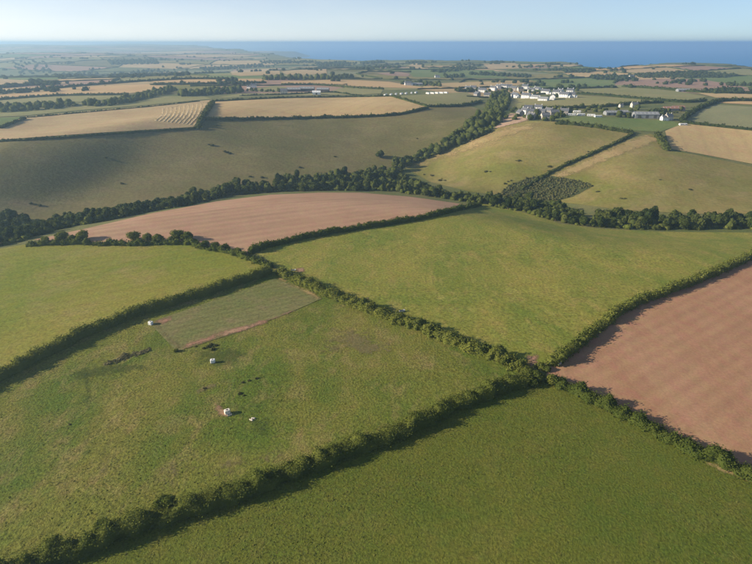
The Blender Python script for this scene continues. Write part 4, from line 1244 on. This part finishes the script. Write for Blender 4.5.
def barn(name, w, d, h, rh, wall, roof, bays=4):
    root = empty(name, (0, 0, 0))
    x, y = w / 2, d / 2
    m = MB().add([(-x, -y, -1.2), (x, -y, -1.2), (x, y, -1.2), (-x, y, -1.2), (-x, -y, h), (x, -y, h), (x, y, h), (-x, y, h), (-x, 0, h + rh), (x, 0, h + rh)],
                 [(0, 1, 5, 4), (2, 3, 7, 6), (1, 2, 6, 9, 5), (3, 0, 4, 8, 7)])
    child('wall', m.mesh('wall'), M[wall], root)
    for k in (-1, 1):
        sl = rh / y; e = .5
        L = [(-x - e, k * (y + e), h - e * sl + .08), (x + e, k * (y + e), h - e * sl + .08), (x + e, 0, h + rh + .08), (-x - e, 0, h + rh + .08)]
        U = [(p[0], p[1], p[2] + .12) for p in L]
        m = MB().add(L + U, [(0, 3, 2, 1), (4, 5, 6, 7), (0, 1, 5, 4), (1, 2, 6, 5), (3, 0, 4, 7), (2, 3, 7, 6)])
        ro = child('roof_slope', m.mesh('roof_slope'), M[roof], root)
        for b in range(bays):
            m = MB()
            xc = -x + w * (b + .5) / bays
            y0, y1 = k * y * .75, k * y * .3
            z = lambda yy: h + rh * (1 - abs(yy) / y) + .215
            m.add([(xc - .5, y0, z(y0)), (xc + .5, y0, z(y0)), (xc + .5, y1, z(y1)), (xc - .5, y1, z(y1))], [(0, 1, 2, 3)])
            child('rooflight', m.mesh('rooflight'), M['palecladding'], ro)
    for b in range(max(1, bays // 2)):
        xc = -x + w * (b + .5) / max(1, bays // 2)
        child('door', MB().box(xc - 1.9, xc + 1.9, -y - .08, -y + .05, 0, min(3.8, h - .4)).mesh('door'), M['darkcladding'], root)
    return root

def caravan(name):
    root = empty(name, (0, 0, 0))
    L, W, H = 9.5, 3.2, 2.5
    prof = [(-W / 2, .5), (W / 2, .5), (W / 2, H), (W / 4, H + .42), (0, H + .5), (-W / 4, H + .42), (-W / 2, H)]
    n = len(prof)
    v = [(-L / 2, a, b) for a, b in prof] + [(L / 2, a, b) for a, b in prof]
    f = [tuple(range(n))[::-1], tuple(range(n, 2 * n))] + [(i, (i + 1) % n, n + (i + 1) % n, n + i) for i in range(n)]
    child('body', MB().add(v, f).mesh('body'), M['whiteplastic'], root)
    child('skirt', MB().box(-L / 2 + .15, L / 2 - .15, -W / 2 + .15, W / 2 - .15, -.8, .48).mesh('skirt'), M['stone'], root)
    for k in range(4):
        xc = -L / 2 + L * (k + .5) / 4
        if k == 2:
            child('door', MB().box(xc - .4, xc + .4, -W / 2 - .05, -W / 2 + .03, .55, 2.35).mesh('door'), M['cream'], root)
        else:
            child('window', MB().box(xc - .7, xc + .7, -W / 2 - .04, -W / 2 + .03, 1.3, 2.2).mesh('window'), M['glass'], root)
    return root

def drop(root):
    pend = [root]
    while pend:
        o = pend.pop(); pend += KIDS.get(o.name, [])
        bpy.data.objects.remove(o)

PROTO = {
    'white_a': gable_house('house', 10.5, 7.2, 5.2, 2.9, 'render', 'slate', 2),
    'white_b': gable_house('house', 13.5, 7.6, 5.0, 3.0, 'render', 'slate', 1, 2, True),
    'bungalow': gable_house('bungalow', 14.0, 8.2, 2.8, 2.6, 'render', 'greycladding', 1, 1),
    'cream': gable_house('house', 10.0, 7.0, 5.0, 2.8, 'cream', 'slate', 2),
    'stone': gable_house('cottage', 11.0, 6.8, 4.8, 2.9, 'stone', 'slate', 2),
    'barn_grey': barn('barn', 30, 14, 4.6, 2.8, 'greycladding', 'greycladding', 6),
    'barn_dark': barn('barn', 26, 13, 4.4, 2.8, 'darkcladding', 'greycladding', 5),
    'barn_white': barn('barn', 17, 12, 5.0, 3.0, 'whiteplastic', 'whiteplastic', 3),
    'barn_red': barn('barn', 30, 9, 3.6, 2.4, 'stone', 'brownroof', 5),
    'caravan': caravan('caravan'),
}
USED = {}
def place(kind, px, py, rz, label, group=None, cat='house', s=1.0):
    x, y = px_spot(px, py, 1.0)
    o = PROTO[kind] if kind not in USED else copy_tree(PROTO[kind])
    USED[kind] = 1
    ring = [th(x + a, y + b) for a in (-4, 4) for b in (-4, 4)]
    o.location = (x, y, min(ring) + 0.1)
    o.rotation_euler = (0, 0, rz)
    o.scale = (s, s, s)
    for k in ('group', 'label', 'category'):
        if k in o: del o[k]
    tag(o, label, cat, group)
    return o

r = random.Random(21)
UP = 'houses of the white village'
W = [
    ('white_b', 482, 92, .3, 'white house at the left end of the village by the olive field'),
    ('stone', 477, 96, -.3, 'low stone cottage in front of the leftmost white house'),
    ('cream', 487, 97, .5, 'cream cottage below the leftmost white houses'),
    ('white_a', 493, 90, .1, None), ('white_a', 498, 88.5, -.4, None), ('white_b', 504, 88, .2, None), ('white_a', 509, 88.5, .6, None), ('stone', 514, 90, .1, None),
    ('white_b', 515, 97, -.35, 'white gabled house beside the dark trees at the near edge of the village'),
    ('white_b', 526, 97.5, .1, 'long white house in the middle of the near village row'),
    ('white_a', 525, 88.5, .3, None), ('cream', 520, 91, .9, None), ('white_a', 531, 92, .2, None), ('white_b', 537, 91, -.2, None),
    ('bungalow', 535.5, 98, -.05, 'low white bungalow right of the long white house'),
    ('white_b', 545.5, 93.5, .15, 'white house on its own between the two halves of the village'),
    ('bungalow', 543.5, 100, .1, 'low white bungalow at the near corner by the straw coloured field'),
    ('white_b', 552.5, 99, -.9, 'bright white house with its gable to the straw coloured field'),
    ('white_a', 556, 94.5, .3, None), ('white_a', 560, 93.5, -.2, None), ('white_b', 564, 97, .1, 'white house left of the last pair in the village'),
    ('white_a', 570, 93, .2, 'white house at the right end of the village, the farther of the pair'),
    ('white_b', 570, 97, .4, 'white house at the right end of the village, the nearer of the pair'),
    ('cream', 468, 90, .2, None), ('stone', 473, 89.5, .4, None),
]
for kind, px, py, rz, lab in W:
    if lab is None:
        lab = {'white_a': 'small white two storey house with slate roof in the upper rows of the village', 'white_b': 'larger white house with a lean-to in the upper rows of the village',
               'cream': 'cream house with slate roof in the upper rows of the village', 'stone': 'grey stone cottage in the upper rows of the village'}[kind]
    place(kind, px, py, rz * 1.2 - 0.85, lab, UP, 'house', 1.15)
LOW = [('white_a', 525, 113), ('stone', 528, 110), ('cream', 533, 114), ('stone', 541, 114), ('stone', 531, 118), ('cream', 545, 118), ('stone', 554, 115), ('stone', 564, 113.5), ('white_a', 538, 110), ('stone', 549, 113), ('stone', 520, 115)]
for kind, px, py in LOW:
    place(kind, px, py, r.uniform(-1.4, .4), {'white_a': 'whitewashed house among the trees of the lower hamlet', 'stone': 'grey stone cottage among the trees of the lower hamlet', 'cream': 'cream cottage among the trees of the lower hamlet'}[kind], 'houses of the lower hamlet')
for i, (px, py) in enumerate([(572, 115), (581, 115), (591, 115.5), (598, 116.5), (577, 112)]):
    place('caravan', px, py, r.uniform(-.3, .3), 'white caravan on the site above the green plot', 'caravans above the green plot', 'caravan')
place('barn_grey', 613, 114, .05, 'grey roofed barn at the left of the sheds above the green plot', 'sheds above the green plot', 'barn', .75)
place('barn_grey', 625, 113, -.1, 'grey roofed barn in the middle of the sheds above the green plot', 'sheds above the green plot', 'barn', .65)
place('barn_grey', 645, 116.5, -.06, 'longest grey barn among the sheds above the green plot', 'sheds above the green plot', 'barn', 1.0)
place('barn_red', 673, 110, .05, 'long building with red tiled roof at the right farm', None, 'barn', 1.0)
place('barn_red', 678, 107.5, .1, 'smaller red roofed building behind the long red roofed one', None, 'barn', .6)
place('cream', 668, 119, .4, 'cream house at the right end of the sheds', None, 'house')
place('white_a', 664, 119.5, .2, 'small white house beside the cream one right of the sheds', None, 'house', .8)
place('caravan', 683, 124.5, .1, 'white trailer parked alone at the corner of the stubble field', None, 'trailer')
place('cream', 634, 106.5, .1, 'pale building on the straw coloured ground above the grey barns', None, 'house', .9)
place('cream', 621, 106.5, .3, 'small cream building left of the pale one above the grey barns', None, 'house', .6)
for i, px in enumerate((385.5, 391, 396, 401.5, 406, 411.5, 416)):
    place('caravan', px, 95 - i * .38, 1.15 + .12 * (i % 3), 'white caravan in the row along the olive field', 'caravans in the row along the olive field', 'caravan', .95)
for i, px in enumerate((428, 432.5, 437, 441.5, 446)):
    place('caravan', px, 93.5 - i * .15, -1.0 + .2 * (i % 2), 'white caravan in the right hand end of the row near the village', 'caravans near the village', 'caravan', 1.0)
place('barn_dark', 294, 91, .05, 'dark long barn at the left of the central farm', None, 'barn', 1.0)
place('barn_dark', 307, 90.5, .0, 'grey roofed barn in the middle of the central farm', None, 'barn', 1.1)
place('barn_white', 316.5, 94, .1, 'bright white shed at the front of the central farm', None, 'barn', .85)
place('barn_dark', 323, 90.8, -.05, 'dark barn at the right end of the central farm', None, 'barn', .9)
place('cream', 284, 93.3, .1, 'pale low farmhouse left of the dark barns', None, 'house', 1.2)
place('white_a', 254, 87.2, .2, 'white house by the tree row left of the farm', None, 'house', 1.0)
place('white_a', 249, 88.2, -.2, 'smaller white house beside the white one left of the farm', None, 'house', .7)
place('white_b', 408, 85, .1, 'white farmhouse among trees above the caravan row', None, 'house', 1.1)
place('barn_grey', 417, 85, .05, 'grey barn beside the white farmhouse above the caravan row', None, 'barn', .8)
place('white_b', 437, 77.3, .1, 'lone white house on the far green fields', None, 'house', .9)
place('stone', 378, 61.6, .1, 'dark building on the skyline knoll before the sea', None, 'house', 1.3)
place('barn_grey', 683, 91.2, .0, 'grey farm building under the red brown field', None, 'barn', .8)
place('cream', 631, 78.5, .1, 'pale house in the trees left of the red brown field', None, 'house', 1.2)
for k, p in PROTO.items():
    if k not in USED: drop(p)

# ------------------------------------------------------------------ troughs and tanks in the fields
def rounded_box(w, d, h, rr, z0, seg=4):
    """box with rounded upright edges and a softened top rim"""
    ring = []
    for cx, cy, a0 in ((w / 2 - rr, d / 2 - rr, 0), (-w / 2 + rr, d / 2 - rr, 90), (-w / 2 + rr, -d / 2 + rr, 180), (w / 2 - rr, -d / 2 + rr, 270)):
        for k in range(seg + 1):
            a = math.radians(a0 + 90 * k / seg)
            ring.append((cx + rr * math.cos(a), cy + rr * math.sin(a)))
    n = len(ring)
    lev = [(z0, 1.0), (z0 + h * .12, 1.02), (z0 + h * .5, 1.03), (z0 + h * .88, 1.02), (z0 + h * .97, .97), (z0 + h, .88)]
    v = [(p[0] * s, p[1] * s, z) for z, s in lev for p in ring]
    f = [(l * n + i, l * n + (i + 1) % n, (l + 1) * n + (i + 1) % n, (l + 1) * n + i) for l in range(len(lev) - 1) for i in range(n)]
    f += [tuple(range(n))[::-1], tuple(range((len(lev) - 1) * n, len(lev) * n))]
    return v, f

def disc(r0, z0, z1, k=14, cx=0, cy=0):
    v = [(cx + r0 * math.cos(i * 6.2832 / k), cy + r0 * math.sin(i * 6.2832 / k), z) for z in (z0, z1) for i in range(k)]
    return v, [(i, (i + 1) % k, k + (i + 1) % k, k + i) for i in range(k)] + [tuple(range(k))[::-1], tuple(range(k, 2 * k))]

def trough_shell(w, d, h, t):
    v = []
    for (a, b, z) in ((w * .46, d * .42, 0), (w / 2, d / 2, h), (w / 2 - t, d / 2 - t, h), (w * .46 - t, d * .42 - t, t)):
        v += [(-a, -b, z), (a, -b, z), (a, b, z), (-a, b, z)]
    f = []
    for l in range(3):
        for i in range(4):
            j = (i + 1) % 4
            f.append((l * 4 + i, l * 4 + j, l * 4 + 4 + j, l * 4 + 4 + i))
    return v, f + [(3, 2, 1, 0), (12, 13, 14, 15)]

WATER = plain_mat('trough_water', (0.03, 0.04, 0.035), 0.1, 0.1, 1.0, 0, 0.5)
def water_tank(px, py, label, rz, s=1.0, col='whiteplastic', trough=True):
    x, y = px_spot(px, py)
    o = empty('water_tank', (x, y, th(x, y) + 0.12), rz)
    o.scale = (s, s, s)
    tag(o, label, 'water tank', 'white tanks and troughs in the fields')
    child('tank', MB().add(*rounded_box(1.55, 1.2, 1.15, .3, .22)).mesh('tank'), M[col], o)
    m = MB()
    for yy in (-.45, .45): m.box(-.85, .85, yy - .07, yy + .07, -.1, .12)
    for xx in (-.55, .0, .55): m.box(xx - .08, xx + .08, -.6, .6, .12, .215)
    child('skid_frame', m.mesh('skid_frame'), M['galv'], o)
    lid = child('lid', MB().add(*disc(.27, 1.36, 1.45)).mesh('lid'), M['darkcladding'], o)
    m = MB()
    for xx in (-.4, .4): m.box(xx - .03, xx + .03, -.63, .63, .25, .31).box(xx - .03, xx + .03, -.64, -.61, .25, 1.2).box(xx - .03, xx + .03, .61, .64, .25, 1.2)
    child('strap', m.mesh('strap'), M['galv'], o)
    if trough:
        v, f = trough_shell(1.3, .6, .45, .05)
        t = child('drinking_trough', MB().add([(a + .35, b - 1.0, c - .08) for a, b, c in v], f).mesh('drinking_trough'), M[col], o)
        child('water', MB().add([(-.2, -1.2, .28), (.9, -1.2, .28), (.9, -.8, .28), (-.2, -.8, .28)], [(0, 1, 2, 3)]).mesh('water'), WATER, t)
    return o

def water_trough(px, py, label, rz, s=1.0, col='galv'):
    x, y = px_spot(px, py)
    o = empty('water_trough', (x, y, th(x, y) + 0.1), rz)
    o.scale = (s, s, s)
    tag(o, label, 'trough', 'white tanks and troughs in the fields')
    v, f = trough_shell(2.4, .9, .62, .06)
    child('shell', MB().add([(a, b, c + .1) for a, b, c in v], f).mesh('shell'), M[col], o)
    child('water', MB().add([(-1.05, -.34, .6), (1.05, -.34, .6), (1.05, .34, .6), (-1.05, .34, .6)], [(0, 1, 2, 3)]).mesh('water'), WATER, o)
    m = MB()
    for xx in (-.8, .8): m.box(xx - .12, xx + .12, -.4, .4, -.15, .095)
    child('foot', m.mesh('foot'), M['stone'], o)
    child('ball_valve_cover', MB().box(.75, 1.22, -.46, .46, .725, .8).mesh('ball_valve_cover'), M[col], o)
    return o

water_tank(227.5, 414, 'cream white cattle tank with a trough standing on trampled pink earth', .5, 1.15, 'creamplastic')
water_tank(213, 363, 'white water tank on its own below the dark weed patch', .2, 1.1, 'whiteplastic', False)
water_tank(151, 325, 'white water tank at the paddock corner under the dark hedge', -.3, 1.15, 'whiteplastic', False)
water_trough(293.5, 271, 'white trough behind the bushy hedge near the paddock corner', .2, 1.0, 'whiteplastic')
water_trough(402, 312, 'pale grey trough in the hedge shadow at the edge of the central field', .4, 1.1, 'galv')
water_tank(558.5, 365, 'pale round cornered tank under the hedge in the corner of the reddish ploughed field', .1, .95, 'galv', False)

def stone_heap(px, py):
    x, y = px_spot(px, py)
    o = empty('stone_heap', (x, y, th(x, y)))
    tag(o, 'small heap of pale stones right of the cattle tank', 'stones')
    rng = np.random.default_rng(4)
    for k in range(7):
        v, f = ICO1
        s = rng.uniform(.18, .42)
        P = v * (1 + .2 * rng.normal(size=(len(v), 1)).clip(-1, 1)) * np.array([s * 1.3, s, s * .7]) + np.array([rng.uniform(-.7, .7), rng.uniform(-.5, .5), s * .45 + 0.12])
        child('stone', np_mesh('stone', P, f), M['cream'], o)
stone_heap(252.5, 420)

# ------------------------------------------------------------------ tussocky grass of the two nearest pastures
def tussocks():
    rng = np.random.default_rng(8)
    V = []; Q = []; off = 0
    for poly_px, n, (s0, s1) in ((H1 + rev(H3) + rev(H4), 30000, (0.10, 0.26)), (H1[::-1] + [(-120, 640), (120, 760), (900, 760), (900, 560)] + rev(H2), 22000, (0.10, 0.22))):
        a = np.array(densify(poly_px, 8, True), float)
        X, Y = trace(a[:, 0], a[:, 1])
        poly = list(zip(X.tolist(), Y.tolist()))
        c = np.stack([rng.uniform(X.min(), X.max(), n * 2), rng.uniform(Y.min(), Y.max(), n * 2)], -1)
        c = c[in_poly(c[:, 0], c[:, 1], poly)]
        # keep out of the bare paddock
        dens = vnoise(np.column_stack([c / 9.0, np.zeros(len(c))]), 3)
        c = c[dens + rng.normal(0, .5, len(c)) > 0.1][:n]
        pad = np.array(densify([(149, 323), (190, 309), (240, 292), (275, 279), (300, 289), (322, 299), (290, 313), (240, 332), (177, 352)], 8, True), float)
        PX, PY = trace(pad[:, 0], pad[:, 1])
        c = c[~in_poly(c[:, 0], c[:, 1], list(zip(PX.tolist(), PY.tolist())))]
        s = rng.uniform(s0, s1, len(c))
        z = terrain(c[:, 0], c[:, 1]) + 0.10 + s * 0.15
        nn = rng.normal(0, 1, (len(c), 3)); nn[:, :2] *= 0.5; nn[:, 2] = np.abs(nn[:, 2]) + 0.9
        P, q = leaf_quads(np.column_stack([c, z]), nn, s * 1.3, rng)
        V.append(P); Q.append(q + off); off += len(P)
    o = link('grass', np_mesh('grass', np.concatenate(V), None, np.concatenate(Q)), GRASS)
    tag(o, 'tussocky grass standing in the two nearest pastures', kind='stuff')
GRASS = foliage_mat('grass_blades', (0.085, 0.12, 0.02), (0.135, 0.15, 0.03), (0.20, 0.175, 0.06), 0.35)
tussocks()

# ------------------------------------------------------------------ the air
def haze():
    m, nt, out = new_mat('haze_air')
    v = N(nt, "ShaderNodeVolumePrincipled")
    v.inputs["Color"].default_value = HAZE_COLOR
    v.inputs["Density"].default_value = HAZE_DENSITY
    v.inputs["Anisotropy"].default_value = 0.42
    nt.links.new(v.outputs[0], out.inputs["Volume"])
    me = MB().box(-26000, 26000, -26000, 26000, -78, 128).mesh('haze')
    o = link('haze', me, m)
    tag(o, 'thin blue haze in the air over the land and the sea', kind='stuff')
haze()
